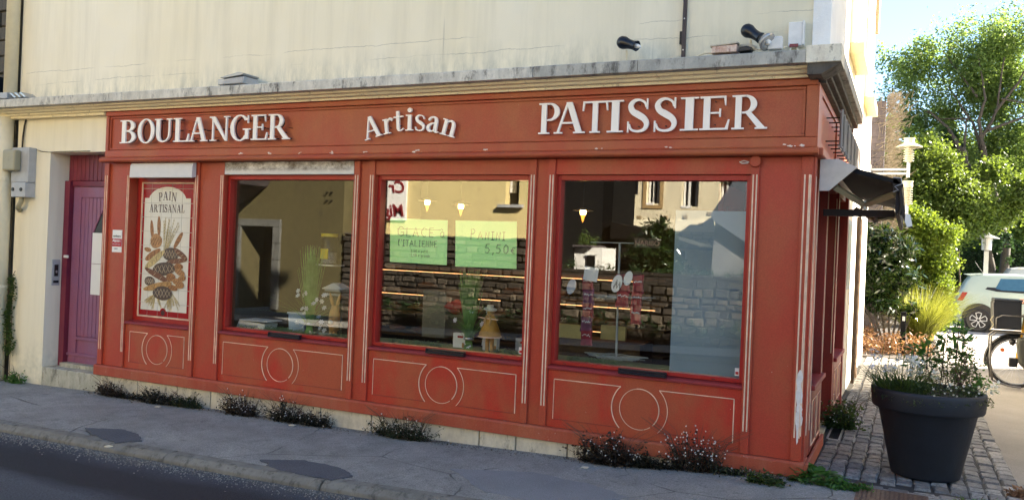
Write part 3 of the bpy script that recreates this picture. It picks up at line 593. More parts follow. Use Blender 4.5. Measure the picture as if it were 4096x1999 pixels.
GL = {
 'B': stem(.2,0,.2,1,TS)+bar(.02,.35,0)+bar(.02,.35,.95)+bar(.3,.42,.945,.055)+bar(.3,.42,.5,.055)+bar(.3,.42,0,.055)+arc(.40,.7525,.31,.2475,-90,90)+arc(.40,.27,.36,.27,-90,90),
 'O': arc(.45,.5,.45,.52,0,360,.18,.05,32),
 'U': path([(.2,1,TS),(.2,.42,TS),(.225,.2,.16),(.34,.05,.10),(.50,.025,.065),(.64,.08,.07),(.73,.22,.07),(.75,.42,.07),(.75,1,.07)])+bar(.03,.37,.95)+bar(.62,.88,.95),
 'L': stem(.2,0,.2,1,TS)+bar(.02,.38,.95)+bar(.02,.70,0,.055)+[[(.62,.03),(.72,.03),(.74,.33),(.70,.33)]],
 'A': stem(.12,.02,.43,1,.07)+stem(.80,.02,.47,1,.19)+bar(.22,.66,.31,.055)+bar(0,.27,0)+bar(.62,.98,0),
 'N': stem(.17,0,.17,.97,.07)+[[(.05,1),(.27,1),(.89,0),(.78,0)]]+stem(.835,0,.835,1,.07)+bar(.03,.32,0)+bar(.0,.2,.95)+bar(.70,.98,.95),
 'G': arc(.47,.5,.47,.52,38,322,.18,.055,28)+stem(.85,.68,.85,.99,.045)+stem(.80,.06,.80,.44,.15)+bar(.62,.97,.42),
 'E': stem(.2,0,.2,1,TS)+bar(.02,.70,.945,.055)+bar(.02,.76,0,.055)+bar(.28,.56,.48)+[[(.64,.97),(.70,.97),(.70,.72),(.675,.72)]]+[[(.68,.03),(.76,.03),(.80,.30),(.765,.30)]]+[[(.53,.38),(.57,.38),(.57,.63),(.53,.63)]],
 'R': stem(.2,0,.2,1,TS)+bar(.02,.37,0)+bar(.02,.35,.95)+bar(.3,.42,.945,.055)+bar(.3,.44,.46,.055)+arc(.40,.7325,.32,.2675,-90,90)+[[(.38,.50),(.56,.50),(.96,.05),(.74,.05)]]+bar(.68,1.02,0),
 'P': stem(.2,0,.2,1,TS)+bar(.02,.40,0)+bar(.02,.35,.95)+bar(.3,.42,.945,.055)+bar(.3,.42,.42,.055)+arc(.40,.71,.34,.29,-90,90),
 'T': stem(.43,0,.43,1,TS)+bar(.02,.84,.94,.06)+[[(.02,.97),(.08,.97),(.04,.70),(.0,.70)]]+[[(.78,.97),(.84,.97),(.86,.70),(.82,.70)]]+bar(.26,.60,0),
 'I': stem(.22,0,.22,1,TS)+bar(.03,.41,0)+bar(.03,.41,.95),
 'S': path(SS)+stem(.69,.68,.69,1.0,.045)+stem(.10,0,.10,.33,.045),
 'r': stem(.16,0,.16,.68,.15)+bar(0,.36,0)+bar(0,.16,.63)+path([(.2,.46,.05),(.28,.60,.07),(.40,.65,.10),(.50,.58,.13)]),
 't': stem(.2,.12,.2,.92,.14)+bar(0,.46,.62,.06)+path([(.2,.16,.14),(.23,.05,.10),(.34,.02,.06),(.46,.10,.05)]),
 'i': stem(.17,0,.17,.68,.15)+bar(0,.34,0)+bar(0,.17,.63)+arc(.17,.88,.10,.10,0,360,.098,.098,16),
 's': [[(a*.75, b*.68) for a, b in q] for q in path(SS)],
 'a': path([(.08,.50,.10),(.16,.62,.07),(.30,.66,.08),(.40,.56,.13),(.41,.40,.14),(.41,.12,.14),(.46,.03,.08),(.56,.05,.05)])+path([(.40,.42,.05),(.22,.36,.08),(.10,.22,.14),(.14,.07,.12),(.28,.05,.07),(.40,.14,.05)]),
 'n': stem(.16,0,.16,.68,.15)+bar(0,.32,0)+bar(0,.16,.63)+path([(.2,.50,.05),(.30,.62,.07),(.44,.64,.10),(.53,.52,.14),(.54,.36,.15),(.54,.0,.15)])+bar(.40,.70,0),
}
def glyph(ch, x0, x1, z0, z1, yb, yf, parent, mat, rot=0, name='letter', thin=1.0):
    Q = GL[ch]; xs = [p[0] for q in Q for p in q]; zs = [p[1] for q in Q for p in q]; a, b, c, d = min(xs), max(xs), min(zs), max(zs); m = MB()
    cx, cz = (x0+x1)/2, z0
    for k, q in enumerate(Q):
        P = []
        for px, pz in q:
            X = x0+(px-a)/(b-a)*(x1-x0); Z = z0+(pz-c)/(d-c)*(z1-z0)
            if rot: dx, dz = X-cx, Z-cz; X = cx+dx*math.cos(rot)-dz*math.sin(rot); Z = cz+dx*math.sin(rot)+dz*math.cos(rot)
            P.append((X, Z))
        ar = sum(P[i][0]*P[(i+1) % 4][1]-P[(i+1) % 4][0]*P[i][1] for i in range(len(P)))
        m.prism(P, yf - .00025*(k % 7), yb, 'y')
    return m.build(name, mat, parent)
def outline(ch, x0, x1, z0, z1, y, parent):
    """dark tubing and stand-offs behind a letter"""
    Q = GL[ch]; xs = [p[0] for q in Q for p in q]; zs = [p[1] for q in Q for p in q]; a, b, c, d = min(xs), max(xs), min(zs), max(zs); m = MB()
    f = lambda p, yy: (x0+(p[0]-a)/(b-a)*(x1-x0), yy, z0+(p[1]-c)/(d-c)*(z1-z0))
    for q in Q[::1]:
        e0 = ((q[0][0]+q[3][0])/2, (q[0][1]+q[3][1])/2); e1 = ((q[1][0]+q[2][0])/2, (q[1][1]+q[2][1])/2)
        if math.dist(e0, e1) < .02: continue
        m.tube([f(e0, y), f(e1, y)], .0075, 5)
    m.build('tube_outline', M['neon'], parent)
s1 = thing('boulanger_sign', 'white raised serif letters reading BOULANGER at the left of the fascia', 'sign lettering', (-6.07, -.1, 2.6))
for ch, a, b in (('B',-7.262,-7.020),('O',-6.986,-6.735),('U',-6.730,-6.475),('L',-6.450,-6.225),('A',-6.226,-5.966),('N',-5.937,-5.665),('G',-5.650,-5.385),('E',-5.372,-5.160),('R',-5.150,-4.878)):
    e = .008 if ch in 'OG' else 0; glyph(ch, a, b, 2.600-e, 2.853+e, -.118, -.135, s1, M['letter']); outline(ch, a+.01, b-.01, 2.607, 2.846, -.085, s1)
    for zz_ in (2.64, 2.81): MB().tube([(a+.05, -.118, zz_), (a+.05, -.05, zz_)], .004, 5).build('standoff', M['neon'], s1)
    MB().tube([(b-.05, -.09, 2.72), (b-.03, -.05, 2.72)], .004, 5).build('standoff', M['neon'], s1)
s2 = thing('patissier_sign', 'white raised serif letters reading PATISSIER at the right of the fascia', 'sign lettering', (-1.27, -.1, 2.6))
for ch, a, b in (('P',-2.217,-2.027),('A',-2.075,-1.797),('T',-1.822,-1.598),('I',-1.604,-1.466),('S',-1.430,-1.250),('S',-1.208,-1.024),('I',-.996,-.855),('E',-.842,-.612),('R',-.595,-.330)):
    e = .006 if ch == 'S' else 0; glyph(ch, a, b, 2.596-e, 2.858+e, -.078, -.096, s2, M['letter'])
    for zz_ in (2.64, 2.82): MB().tube([((a+b)/2, -.08, zz_), ((a+b)/2, -.05, zz_)], .005, 5).build('standoff', M['neon'], s2)
s3 = thing('artisan_sign', 'white raised letters reading Artisan set on an arch in the middle of the fascia', 'sign lettering', (-3.5, -.1, 2.6))
for ch, xc, zb, w_, h_, rt_ in (('A',-3.905,2.603,.195,.205,15),('r',-3.735,2.640,.115,.140,9),('t',-3.625,2.657,.105,.185,5),('i',-3.515,2.662,.080,.205,0),('s',-3.405,2.655,.108,.145,-4),('a',-3.272,2.640,.130,.142,-9),('n',-3.115,2.606,.155,.142,-15)):
    glyph(ch, xc-w_/2, xc+w_/2, zb-.005, zb+h_, -.078, -.098, s3, M['letter'], R(rt_)); MB().tube([(xc, -.08, zb+.05), (xc, -.05, zb+.05)], .005, 5).build('standoff', M['neon'], s3)

# stroke lettering (hand writing)
SK = {'G': [[(.8,.8),(.6,1),(.3,.95),(.1,.6),(.15,.2),(.5,0),(.8,.15),(.8,.45),(.5,.45)]], 'L': [[(.1,1),(.1,0),(.6,0)]], 'A': [[(0,0),(.35,1),(.7,0)],[(.12,.35),(.58,.35)]],
 'C': [[(.7,.85),(.4,1),(.1,.7),(.1,.3),(.4,0),(.7,.1)]], 'E': [[(.6,1),(.1,1),(.1,0),(.6,0)],[(.1,.5),(.5,.5)]], 'à': [[(.5,.5),(.3,.6),(.1,.4),(.15,.1),(.35,.02),(.5,.2),(.5,.55),(.5,.1),(.62,0)],[(.2,.9),(.38,.75)]],
 'l': [[(.1,.5),(.35,.9),(.25,1.05),(.15,.8),(.18,.15),(.3,0),(.4,.1)]], "'": [[(.1,1),(.05,.8)]], 'I': [[(.2,1),(.2,0)],[(.02,1),(.4,1)],[(.02,0),(.4,0)]], 'T': [[(0,1),(.6,1)],[(.3,1),(.3,0)]],
 'N': [[(.05,0),(.08,1),(.5,.02),(.55,1)]], 'P': [[(.1,-.05),(.12,1),(.4,1),(.55,.8),(.4,.55),(.12,.5)]], '5': [[(.6,1),(.2,1),(.12,.55),(.4,.6),(.6,.35),(.4,.02),(.08,.08)]], ',': [[(.15,.1),(.08,-.2)]],
 '0': [[(.3,1),(.08,.7),(.1,.2),(.35,0),(.6,.3),(.58,.8),(.3,1)]], '€': [[(.5,.65),(.25,.7),(.08,.4),(.2,.08),(.5,.08)],[(0,.45),(.35,.45)],[(0,.3),(.32,.3)]], '2': [[(.08,.8),(.3,1),(.52,.8),(.4,.45),(.06,0),(.58,.02)]],
 '3': [[(.08,.95),(.5,.95),(.28,.58),(.55,.35),(.35,0),(.06,.08)]], 'p': [[(.12,.6),(.1,-.35)],[(.12,.5),(.35,.6),(.45,.3),(.12,.08)]], 'e': [[(.08,.3),(.42,.34),(.3,.6),(.08,.35),(.18,0),(.45,.08)]], 't': [[(.2,.95),(.2,.05),(.35,0)],[(.03,.62),(.4,.62)]],
 'i': [[(.12,.6),(.12,0)],[(.12,.8),(.13,.85)]], 'g': [[(.42,.55),(.15,.6),(.08,.25),(.3,.1),(.42,.55),(.4,-.3),(.1,-.3)]], 'r': [[(.1,.6),(.12,0)],[(.12,.4),(.4,.6)]], 'a': [[(.42,.55),(.15,.55),(.08,.15),(.3,.02),(.42,.5),(.45,0)]], 'n': [[(.08,.6),(.1,0)],[(.1,.45),(.35,.6),(.42,0)]], 'd': [[(.42,.5),(.12,.5),(.1,.08),(.4,.1)],[(.44,1),(.42,0)]]}
def handwrite(text, x, z, h, y, parent, w=.003, sp=.82, small=.78, slope=0):
    m = MB(); first_ = True
    for ch in text:
        if ch == ' ': x += h*.45; continue
        s = h if (first_ or not ch.isupper()) else h*small; first_ = False
        for st in SK[ch]: m.tube([(x+px*s, y, z+pz*s+slope*(x)) for px, pz in st], w, 5)
        x += s*(max(p[0] for st in SK[ch] for p in st)+.22)*(sp/.82)
    m.build('handwriting', simple('felt_pen', (.05, .09, .07), .6, bmp=0), parent)
    return x
def papermat():
    m = simple('green_paper', (.58, 1.0, .40), .7, var=.05, scale=3, bmp=0); return m
gp = papermat()
p1 = thing('glace_notice', 'light green handwritten notice reading GLACE à l\'ITALIENNE taped inside the middle window', 'notice', (-3.5, .115, 1.44))
m = MB(); m.add([(-3.821,.114,1.858),(-3.188,.114,1.851),(-3.180,.114,1.437),(-3.805,.114,1.440),(-3.821,.117,1.858),(-3.188,.117,1.851),(-3.180,.117,1.437),(-3.805,.117,1.440)], [(0,1,2,3),(7,6,5,4),(0,4,5,1),(1,5,6,2),(2,6,7,3),(3,7,4,0)]); m.build('sheet', gp, p1)
handwrite('GLACE à', -3.735, 1.690, .090, .1125, p1, .0028, .9, .95); handwrite("l'ITALIENNE", -3.725, 1.598, .062, .1125, p1, .0026, .80, .92); handwrite('2,50 € petit', -3.575, 1.542, .026, .1128, p1, .0014); handwrite('3,50 € grande', -3.575, 1.502, .026, .1128, p1, .0014)
bx(-3.740, -3.255, .1122, .1130, 1.757, 1.761).build('fold_line', simple('fold_shadow', (.12, .2, .1), .8, bmp=0), p1); handwrite('u', -3.25, 1.75, .05, .1128, p1) if 'u' in SK else None
p2 = thing('panini_notice', 'light green handwritten notice reading PANINI 5,50 € taped inside the middle window', 'notice', (-2.8, .115, 1.44))
m = MB(); m.add([(-3.105,.114,1.852),(-2.481,.114,1.856),(-2.467,.114,1.436),(-3.089,.114,1.430),(-3.105,.117,1.852),(-2.481,.117,1.856),(-2.467,.117,1.436),(-3.089,.117,1.430)], [(0,1,2,3),(7,6,5,4),(0,4,5,1),(1,5,6,2),(2,6,7,3),(3,7,4,0)]); m.build('sheet', gp, p2)
handwrite('PANINI', -2.945, 1.685, .092, .1125, p2, .0030, .92, .78); handwrite('5,50€', -2.790, 1.565, .080, .1125, p2, .0030, .95)

# built-in font text
def text_obj(body, x, y, z, size, mat, parent=None, depth=.002, shear=0, bold=0, name='lettering', rotz=0, align='LEFT'):
    cu = bpy.data.curves.new(name, 'FONT'); cu.body = body; cu.size = size; cu.extrude = depth; cu.shear = shear; cu.offset = bold; cu.align_x = align
    t = bpy.data.objects.new('tmp', cu); COL.objects.link(t); bpy.context.view_layer.update()
    me = bpy.data.meshes.new_from_object(t.evaluated_get(bpy.context.evaluated_depsgraph_get())); bpy.data.objects.remove(t)
    M4 = Matrix.Translation((x, y, z)) @ Matrix.Rotation(rotz, 4, 'Z') @ Matrix.Rotation(R(90), 4, 'X'); me.transform(Matrix.Translation(-wloc(parent)) @ M4 if parent else M4)
    me.materials.clear(); me.materials.append(mat); o = bpy.data.objects.new(name, me); COL.objects.link(o)
    if parent: o.parent = parent
    return o
st = thing('alarm_sticker', 'small white and red alarm company sticker on the pilaster left of the tiled panel', 'sticker', (-7.41, 0, 1.4))
bx(-7.488, -7.335, .0085, .0115, 1.392, 1.643).build('sticker_sheet', M['paper'], st); bx(-7.486, -7.337, .0070, .0090, 1.455, 1.545).build('red_band', simple('sticker_red', (.45, .02, .03), .5, bmp=0), st)
text_obj('verisure', -7.480, .0078, 1.562, .038, M['dkmetal'], st, .0004, bold=.0006); text_obj('Alarme', -7.482, .0064, 1.508, .044, M['paper'], st, .0004, bold=.0012); text_obj('Alerte & Intervention', -7.482, .0064, 1.478, .014, M['paper'], st, .0004); text_obj('24h/24', -7.455, .0078, 1.425, .02, M['dkmetal'], st, .0004)
for x_, lab in ((-4.235, 'tiny white and red sticker in the lower corner of the left window'), (-2.40, 'tiny white and red sticker in the lower corner of the middle window'), (-.525, 'tiny white and red sticker in the lower corner of the right window')):
    t = thing('corner_sticker', lab, 'sticker', (x_, .098, .7), 'stickers in the window corners'); bx(x_-.002, x_+.03, .0965, .0992, .69, .75).build('sticker_sheet', M['paper'], t); bx(x_+.003, x_+.026, .0955, .0966, .70, .722).build('red_mark', simple('mark_red', (.5, .03, .03), .5, bmp=0), t)

# ------------------------------------------------------------------ tiled bread panel
tp = thing('bread_tile_panel', 'tall ceramic tile picture of breads headed PAIN ARTISANAL', 'tile panel', (-6.75, .1, .685))
def tilemat():
    m, nt, bs, out = nodes('printed_tile'); X = posz(nt, 0); Z = posz(nt, 2)
    def rng_(v, a, b): return mth(nt, 'MULTIPLY', mth(nt, 'GREATER_THAN', v, a), mth(nt, 'LESS_THAN', v, b))
    body = mth(nt, 'MULTIPLY', rng_(X, -7.100, -6.400), rng_(Z, .767, 2.015))
    ex = mth(nt, 'DIVIDE', mth(nt, 'ADD', X, 6.752), .285); ez = mth(nt, 'DIVIDE', mth(nt, 'ADD', Z, -1.985), .155)
    el = mth(nt, 'LESS_THAN', mth(nt, 'ADD', mth(nt, 'MULTIPLY', ex, ex), mth(nt, 'MULTIPLY', ez, ez)), 1.0)
    bo = mth(nt, 'MAXIMUM', body, el)
    hx = mth(nt, 'DIVIDE', mth(nt, 'ADD', X, 6.752), .045); hz = mth(nt, 'DIVIDE', mth(nt, 'ADD', Z, -.765), .035)
    hole = mth(nt, 'LESS_THAN', mth(nt, 'ADD', mth(nt, 'MULTIPLY', hx, hx), mth(nt, 'MULTIPLY', hz, hz)), 1.0); bo = mth(nt, 'MULTIPLY', bo, mth(nt, 'SUBTRACT', 1.0, hole))
    a = mix(nt, bo, (.33, .010, .014), (.74, .70, .60)); nt.links.new(a, bs.inputs['Base Color']); bs.inputs['Roughness'].default_value = .22; bs.inputs['Specular IOR Level'].default_value = .5
    return m
tm = tilemat(); XC = [-7.130, -6.997, -6.840, -6.682, -6.525, -6.362]; ZC = [.703, .850, 1.008, 1.167, 1.326, 1.485, 1.643, 1.802, 1.961, 2.120, 2.176]
for i in range(5):
    for j in range(10):
        dy = random.uniform(-.0006, .0006); bx(XC[i]+.0022, XC[i+1]-.0022, .098+dy, .112, ZC[j]+.0022, ZC[j+1]-.0022).build('tile', tm, tp, bevel=.0008)
bx(-7.135, -6.358, .1, .124, .70, 2.18).build('grout', simple('tile_grout', (.50, .46, .38), .8), tp)
for a in ((-7.148, -6.344, .092, .124, 2.177, 2.190), (-7.148, -6.344, .092, .124, .688, .7005), (-7.148, -7.1355, .092, .124, .701, 2.176), (-6.3575, -6.344, .092, .124, .701, 2.176)): bx(*a).build('edge_strip', M['cream_line'], tp)
inkd = simple('dark_red_print', (.06, .012, .014), .3, bmp=0)
def bcol(i):
    return simple('bread_print_%s' % ['tan', 'golden', 'wheat', 'dark', 'brown', 'crust'][i], [(.34, .15, .055), (.40, .20, .08), (.50, .38, .17), (.085, .05, .035), (.17, .065, .035), (.42, .23, .08)][i], .3, var=.45, scale=45, bmp=0)
BC = [bcol(i) for i in range(6)]
BR = [(-6.97, 1.664, 0.024, 0.089, 8, 0), (-6.864, 1.703, 0.024, 0.098, 3, 0), (-6.564, 1.554, 0.027, 0.096, -35, 0), (-7.023, 1.438, 0.048, 0.023, -10, 1), (-6.898, 1.536, 0.08, 0.072, 0, 1), (-6.94, 1.383, 0.116, 0.037, 28, 0), (-6.663, 1.399, 0.109, 0.064, 0, 3), (-6.91, 1.327, 0.164, 0.037, 35, 2), (-6.517, 1.407, 0.106, 0.028, -28, 4), (-6.571, 1.327, 0.145, 0.024, 8, 4), (-6.761, 1.233, 0.158, 0.064, 5, 3), (-6.538, 1.268, 0.058, 0.031, 0, 0), (-6.846, 1.153, 0.195, 0.029, -20, 4), (-6.516, 1.206, 0.069, 0.031, -15, 1), (-6.483, 1.14, 0.054, 0.028, 10, 1), (-6.648, 1.146, 0.062, 0.04, 0, 0), (-6.548, 1.101, 0.068, 0.031, -10, 1), (-6.508, 1.068, 0.058, 0.034, 0, 1), (-6.967, 1.089, 0.07, 0.046, 0, 3), (-6.613, 1.034, 0.07, 0.028, -10, 0), (-6.84, 1.038, 0.199, 0.033, 12, 5), (-6.762, 0.965, 0.13, 0.068, 0, 3)]
cream_p = simple('flour_print', (.55, .42, .26), .3, bmp=0)
def wheatfan(x, z, a0, a1, n, L, yy):
    m = MB()
    for i in range(n):
        a = R(random.uniform(a0, a1)); l = L*random.uniform(.6, 1); e = (x+math.cos(a)*l, z+math.sin(a)*l)
        m.tube([(x, yy, z), ((x+e[0])/2+random.uniform(-.01, .01), yy, (z+e[1])/2), (e[0], yy, e[1])], [.0018, .0022, .0012], 4, False)
        for q in range(7):
            t = .45+.08*q; px, pz = x+(e[0]-x)*t, z+(e[1]-z)*t
            for s_ in (-1, 1): b = a+s_*.5; m.tube([(px, yy, pz), (px+math.cos(b)*.026, yy, pz+math.sin(b)*.026)], [.0022, .0005], 4, False)
    m.build('printed_wheat', BC[2], tp)
wheatfan(-6.77, 1.36, 58, 97, 16, .46, .0972); wheatfan(-6.875, .965, 195, 312, 16, .20, .0972); wheatfan(-6.63, .98, 235, 338, 16, .22, .0972)
for k, (cx, cz, rx, rz, a, t) in enumerate(BR):
    rx *= 1.12; rz *= 1.14; a = R(a); n = 20; yy = .0970 - .0004*k; P = []
    for i in range(n):
        th = 2*math.pi*i/n; kk = 1+.07*mnoise.noise(Vector((math.cos(th)*1.5, math.sin(th)*1.5, k*2.2))); ex, ez = rx*math.cos(th)*kk, rz*math.sin(th)*kk
        P.append((cx+ex*math.cos(a)-ez*math.sin(a), cz+ex*math.sin(a)+ez*math.cos(a)))
    MB().prism(P, yy, yy+.0008, 'y').build('printed_loaf', BC[t], tp)
    m = MB(); lm = cream_p if t in (3, 4) else BC[4]
    nn = 5 if t == 3 else 4
    for q in range(nn):
        u = -.7+1.4*q/(nn-1)
        for sg in ((1, -1) if t == 3 else (1,)):
            if rx >= rz: A_ = (rx*u-.35*rz*sg, -rz*.62*math.sqrt(max(.05, 1-u*u))); B_ = (rx*u+.35*rz*sg, rz*.62*math.sqrt(max(.05, 1-u*u)))
            else: A_ = (-rx*.6, rz*u-.3*rx); B_ = (rx*.6, rz*u+.5*rx)
            m.tube([(cx+p[0]*math.cos(a)-p[1]*math.sin(a), yy-.0002, cz+p[0]*math.sin(a)+p[1]*math.cos(a)) for p in (A_, B_)], .0028, 4, False)
    m.build('printed_crust_mark', lm, tp)
def word(t, x0, x1, z0, z1, parent, gap=.22, y=.0962, archh=0, slant=0):
    W = [max(p[0] for q in GL[c] for p in q)-min(p[0] for q in GL[c] for p in q) for c in t]; tot = sum(W)+gap*(len(t)-1)*.6; s = (x1-x0)/tot; x = x0; n = len(t)
    for i, (c, w_) in enumerate(zip(t, W)):
        u = ((i+.5)/n-.5)*2; glyph(c, x, x+w_*s, z0+archh*(1-u*u), z1+archh*(1-u*u), y+.0006, y, parent, inkd, -u*slant, 'printed_letter'); x += (w_+gap*.6)*s
word('PAIN', -6.880, -6.618, 1.972, 2.068, tp, archh=.022, slant=.12); word('ARTISANAL', -7.020, -6.490, 1.858, 1.945, tp, gap=.2)
# dark small round print under the arch
MB().lathe([(.0, 0), (.03, 0)], (-6.752, .0965, .748), 14, (0, -1, 0), cap=False).build('printed_seal', inkd, tp)

# ------------------------------------------------------------------ door on the left
dr = thing('house_door', 'purple boarded door with diamond window set in the deep cream doorway', 'door', (-8.2, .25, 0))
bx(-8.589, -7.60, .27, .30, 2.215, 2.53).build('transom_back', M['purple_d'], dr)
for i in range(14): bx(-8.585+i*.072, -8.518+i*.072, .248, .272, 2.218, 2.527).build('transom_board', M['purple_d'], dr, bevel=.006)
w = MB(); w.box(-8.589, -8.50, .20, .30, -.016, 2.214); w.box(-8.499, -7.60, .235, .30, 2.15, 2.214); w.build('door_frame', M['purple_d'], dr, bevel=.004)
bx(-8.498, -7.60, .275, .30, .03, 2.15).build('door_leaf', M['purple'], dr)
bx(-8.496, -8.36, .258, .276, .03, 2.148).build('door_stile', M['purple'], dr, bevel=.003); bx(-8.359, -7.60, .258, .276, 2.02, 2.148).build('door_rail', M['purple'], dr, bevel=.003)
bx(-8.359, -7.60, .258, .276, .03, .14).build('door_rail', M['purple'], dr, bevel=.003); bx(-8.359, -7.60, .248, .276, .31, .345).build('door_rail', M['purple'], dr, bevel=.003); bx(-8.49, -7.60, .235, .276, .115, .145).build('weather_bar', M['purple'], dr, bevel=.004); bx(-8.499, -7.60, .16, .30, -.02, .028).build('threshold', M['step'], dr)
for i in range(11): bx(-8.356+i*.066, -8.294+i*.066, .263, .277, .35, 2.015).build('door_board', M['purple'], dr, bevel=.008)
P = [(-8.14, 1.56), (-7.97, 1.86), (-7.80, 1.56), (-7.97, 1.26)]; MB().prism(P, .252, .27, 'y').build('diamond_window', M['black'], dr)
MB().tube([(p[0], .252, p[1]) for p in P+P[:1]], .010, 6).build('diamond_frame', M['purple'], dr)
bx(-8.53, -8.45, .175, .192, 1.285, 1.318).build('door_handle', M['whiteplastic'], dr, bevel=.006)
for z0, z1, t_ in ((1.235, 1.60, 'upper'), (.865, 1.230, 'lower')):
    tag(bx(-8.115, -7.82, .240, .2445, z0, z1).build('notice_sheet', M['paper']), '%s white paper sheet fixed on the purple door' % t_, 'notice', 'papers on the door')
ic = thing('intercom', 'grey door intercom panel on the cream doorway reveal', 'intercom', (-8.59, .14, 1.2))
bx(-8.592, -8.578, .075, .175, .95, 1.26).build('face_plate', M['grey'], ic, bevel=.003); bx(-8.579, -8.572, .10, .15, 1.06, 1.20).build('speaker_panel', M['black'], ic, bevel=.002); bx(-8.579, -8.574, .09, .16, .98, 1.01).build('name_strip', M['dkmetal'], ic); bx(-8.573, -8.568, .115, .135, 1.10, 1.13).build('button', M['steel'], ic)
# meter boxes
mt = thing('meter_cabinet', 'grey electric cabinet with a beige meter hood on the cream wall', 'meter box', (-9.0, -.05, 2.2))
bx(-9.155, -8.84, -.10, .0, 2.17, 2.585).build('cabinet', M['grey'], mt, bevel=.006); bx(-9.10, -8.84, -.13, .0, 1.99, 2.165).build('lower_box', M['grey'], mt, bevel=.006)
bx(-9.20, -8.97, -.19, -.101, 2.30, 2.55).build('meter_hood', M['beige'], mt, bevel=.02)
for i in range(3): bx(-9.17, -9.07, -.194, -.19, 2.42+i*.035, 2.43+i*.035).build('vent_rib', M['beige'], mt)
for x_ in (-9.06, -8.91): MB().lathe([(.0, 0), (.022, 0), (.022, .01), (.0, .01)], (x_, -.13, 2.08), 14, (0, -1, 0)).build('knob', M['dkmetal'], mt)
MB().tube([(-8.98, -.07, 2.0), (-8.98, -.08, 1.93), (-9.02, -.08, 1.88), (-9.06, -.06, 1.86), (-9.07, -.02, 1.83)], .028, 10).build('cable_bend', M['beige'], mt, smooth=True)
tag(MB().tube([(-9.04, -.012, 2.96), (-9.06, -.02, 2.86), (-9.08, -.02, 2.72), (-9.07, -.03, 2.585)], .011, 6).build('supply_cable', M['dkmetal']), 'dark cable hanging from the cornice down to the electric cabinet', 'cable')
tag(MB().tube([(-8.84, -.006, 2.565), (-8.74, -.008, 2.545), (-8.62, -.006, 2.535), (-8.4, -.006, 2.538), (-7.9, -.006, 2.54)], .004, 5).build('thin_wire', M['dkmetal']), 'thin wire running from the electric cabinet to above the door', 'cable')

# ------------------------------------------------------------------ things on and above the cornice
def zc(y): return 3.16 + y*.09
t = thing('floodlight', 'weathered grey floodlight lying on the cornice above the left of the shop', 'floodlight', (-5.56, -.2, 3.14))
MB().prism([(-5.63, 3.145), (-5.36, 3.145), (-5.345, 3.215), (-5.60, 3.20)], -.29, -.08).build('housing', M['grey'], t, bevel=.008); MB().prism([(-5.66, 3.212), (-5.42, 3.255), (-5.35, 3.245), (-5.36, 3.225), (-5.60, 3.205)], -.30, -.07).build('cover_flap', M['steel'], t, bevel=.004); bx(-5.73, -5.64, -.25, -.13, 3.15, 3.21).build('ballast_box', M['steel'], t, bevel=.006); MB().tube([(-5.74, -.2, 3.15), (-5.74, -.2, 3.19), (-5.70, -.2, 3.2)], .006, 6).build('bracket', M['dkmetal'], t)
t = thing('roof_bracket', 'flat grey metal bracket lying on the left end of the cornice', 'bracket', (-8.95, -.2, 3.14))
MB().prism([(-9.28, 3.145), (-9.02, 3.145), (-9.02, 3.215), (-9.28, 3.22)], -.28, -.1).build('plate_box', M['grey'], t, bevel=.006)
for i in range(3): MB().prism([(-9.0+i*.09, 3.205), (-8.96+i*.09, 3.21), (-8.86+i*.09, 3.15), (-8.90+i*.09, 3.145)], -.27, -.12).build('fin', M['steel'], t, bevel=.003)
def spot(cx, cz, dx, dz, name, label, lens):
    t = thing(name, label, 'spotlight', (cx, -.25, 3.15)); ax = Vector((dx, -.20, dz)).normalized(); c = Vector((cx, -.22, cz))
    MB().lathe([(.0, -.045), (.038, -.040), (.050, -.02), (.052, .01), (.044, .035), (.038, .06), (.036, .10), (.040, .13), (.042, .14), (.034, .14), (.03, .10), (.0, .10)], c - ax*.03, 20, ax).build('lamp_body', M['navy'], t, smooth=True)
    if lens: MB().lathe([(.040, .12), (.066, .165), (.070, .18), (.052, .185), (.0, .17)], c, 22, ax).build('glass_reflector', glass2, t, smooth=True); MB().lathe([(.0, .16), (.022, .17), (.02, .195), (.0, .205)], c, 12, ax).build('bulb', M['whiteplastic'], t, smooth=True)
    else: MB().lathe([(.0, .07), (.018, .08), (.018, .12), (.010, .145), (.0, .15)], c, 12, ax).build('bulb', M['whiteplastic'], t, smooth=True)
    MB().tube([(cx-.002, -.20, cz-.05), (cx, -.19, cz-.10), (cx+.002, -.18, 3.14)], .009, 8).build('stem', M['pipe'], t); return t
glass2 = simple('lens_glass', (.42, .41, .39), .18, .5)
spot(-1.425, 3.285, .62, -.22, 'spotlight', 'black spotlight with a bare bulb, left of the dark pipe above the fascia', False)
spot(-.455, 3.300, .42, -.30, 'spotlight', 'black spotlight with a large clear round reflector near the white corner', True)
o = bx(-.325, -.222, -.26, -.20, 3.155, 3.250).build('junction_box', M['whiteplastic'], bevel=.008); tag(o, 'pale square junction box between the round reflector and the alarm box', 'junction box')
t = thing('alarm_box', 'white alarm siren box with a red lens under its front at the right corner', 'alarm', (-.15, -.05, 3.2))
bx(-.205, -.105, -.075, .0, 3.215, 3.395).build('case', M['whiteplastic'], t, bevel=.005); bx(-.104, -.092, -.080, .0, 3.222, 3.40).build('side_cover', M['whiteplastic'], t); bx(-.192, -.13, -.085, -.07, 3.205, 3.228).build('red_lens', simple('red_lens', (.20, .015, .02), .3, bmp=0), t); MB().tube([(-.18, -.06, 3.21), (-.185, -.1, 3.18), (-.19, -.12, 3.15)], .007, 6).build('cable', M['pipe'], t); MB().tube([(-.14, -.06, 3.21), (-.135, -.07, 3.18), (-.135, -.08, 3.15)], .009, 6).build('cable', M['pipe'], t)
t = thing('flat_lamp', 'peeling white rectangular lamp housing with rust, lying on the cornice', 'floodlight', (-.62, -.2, 3.15))
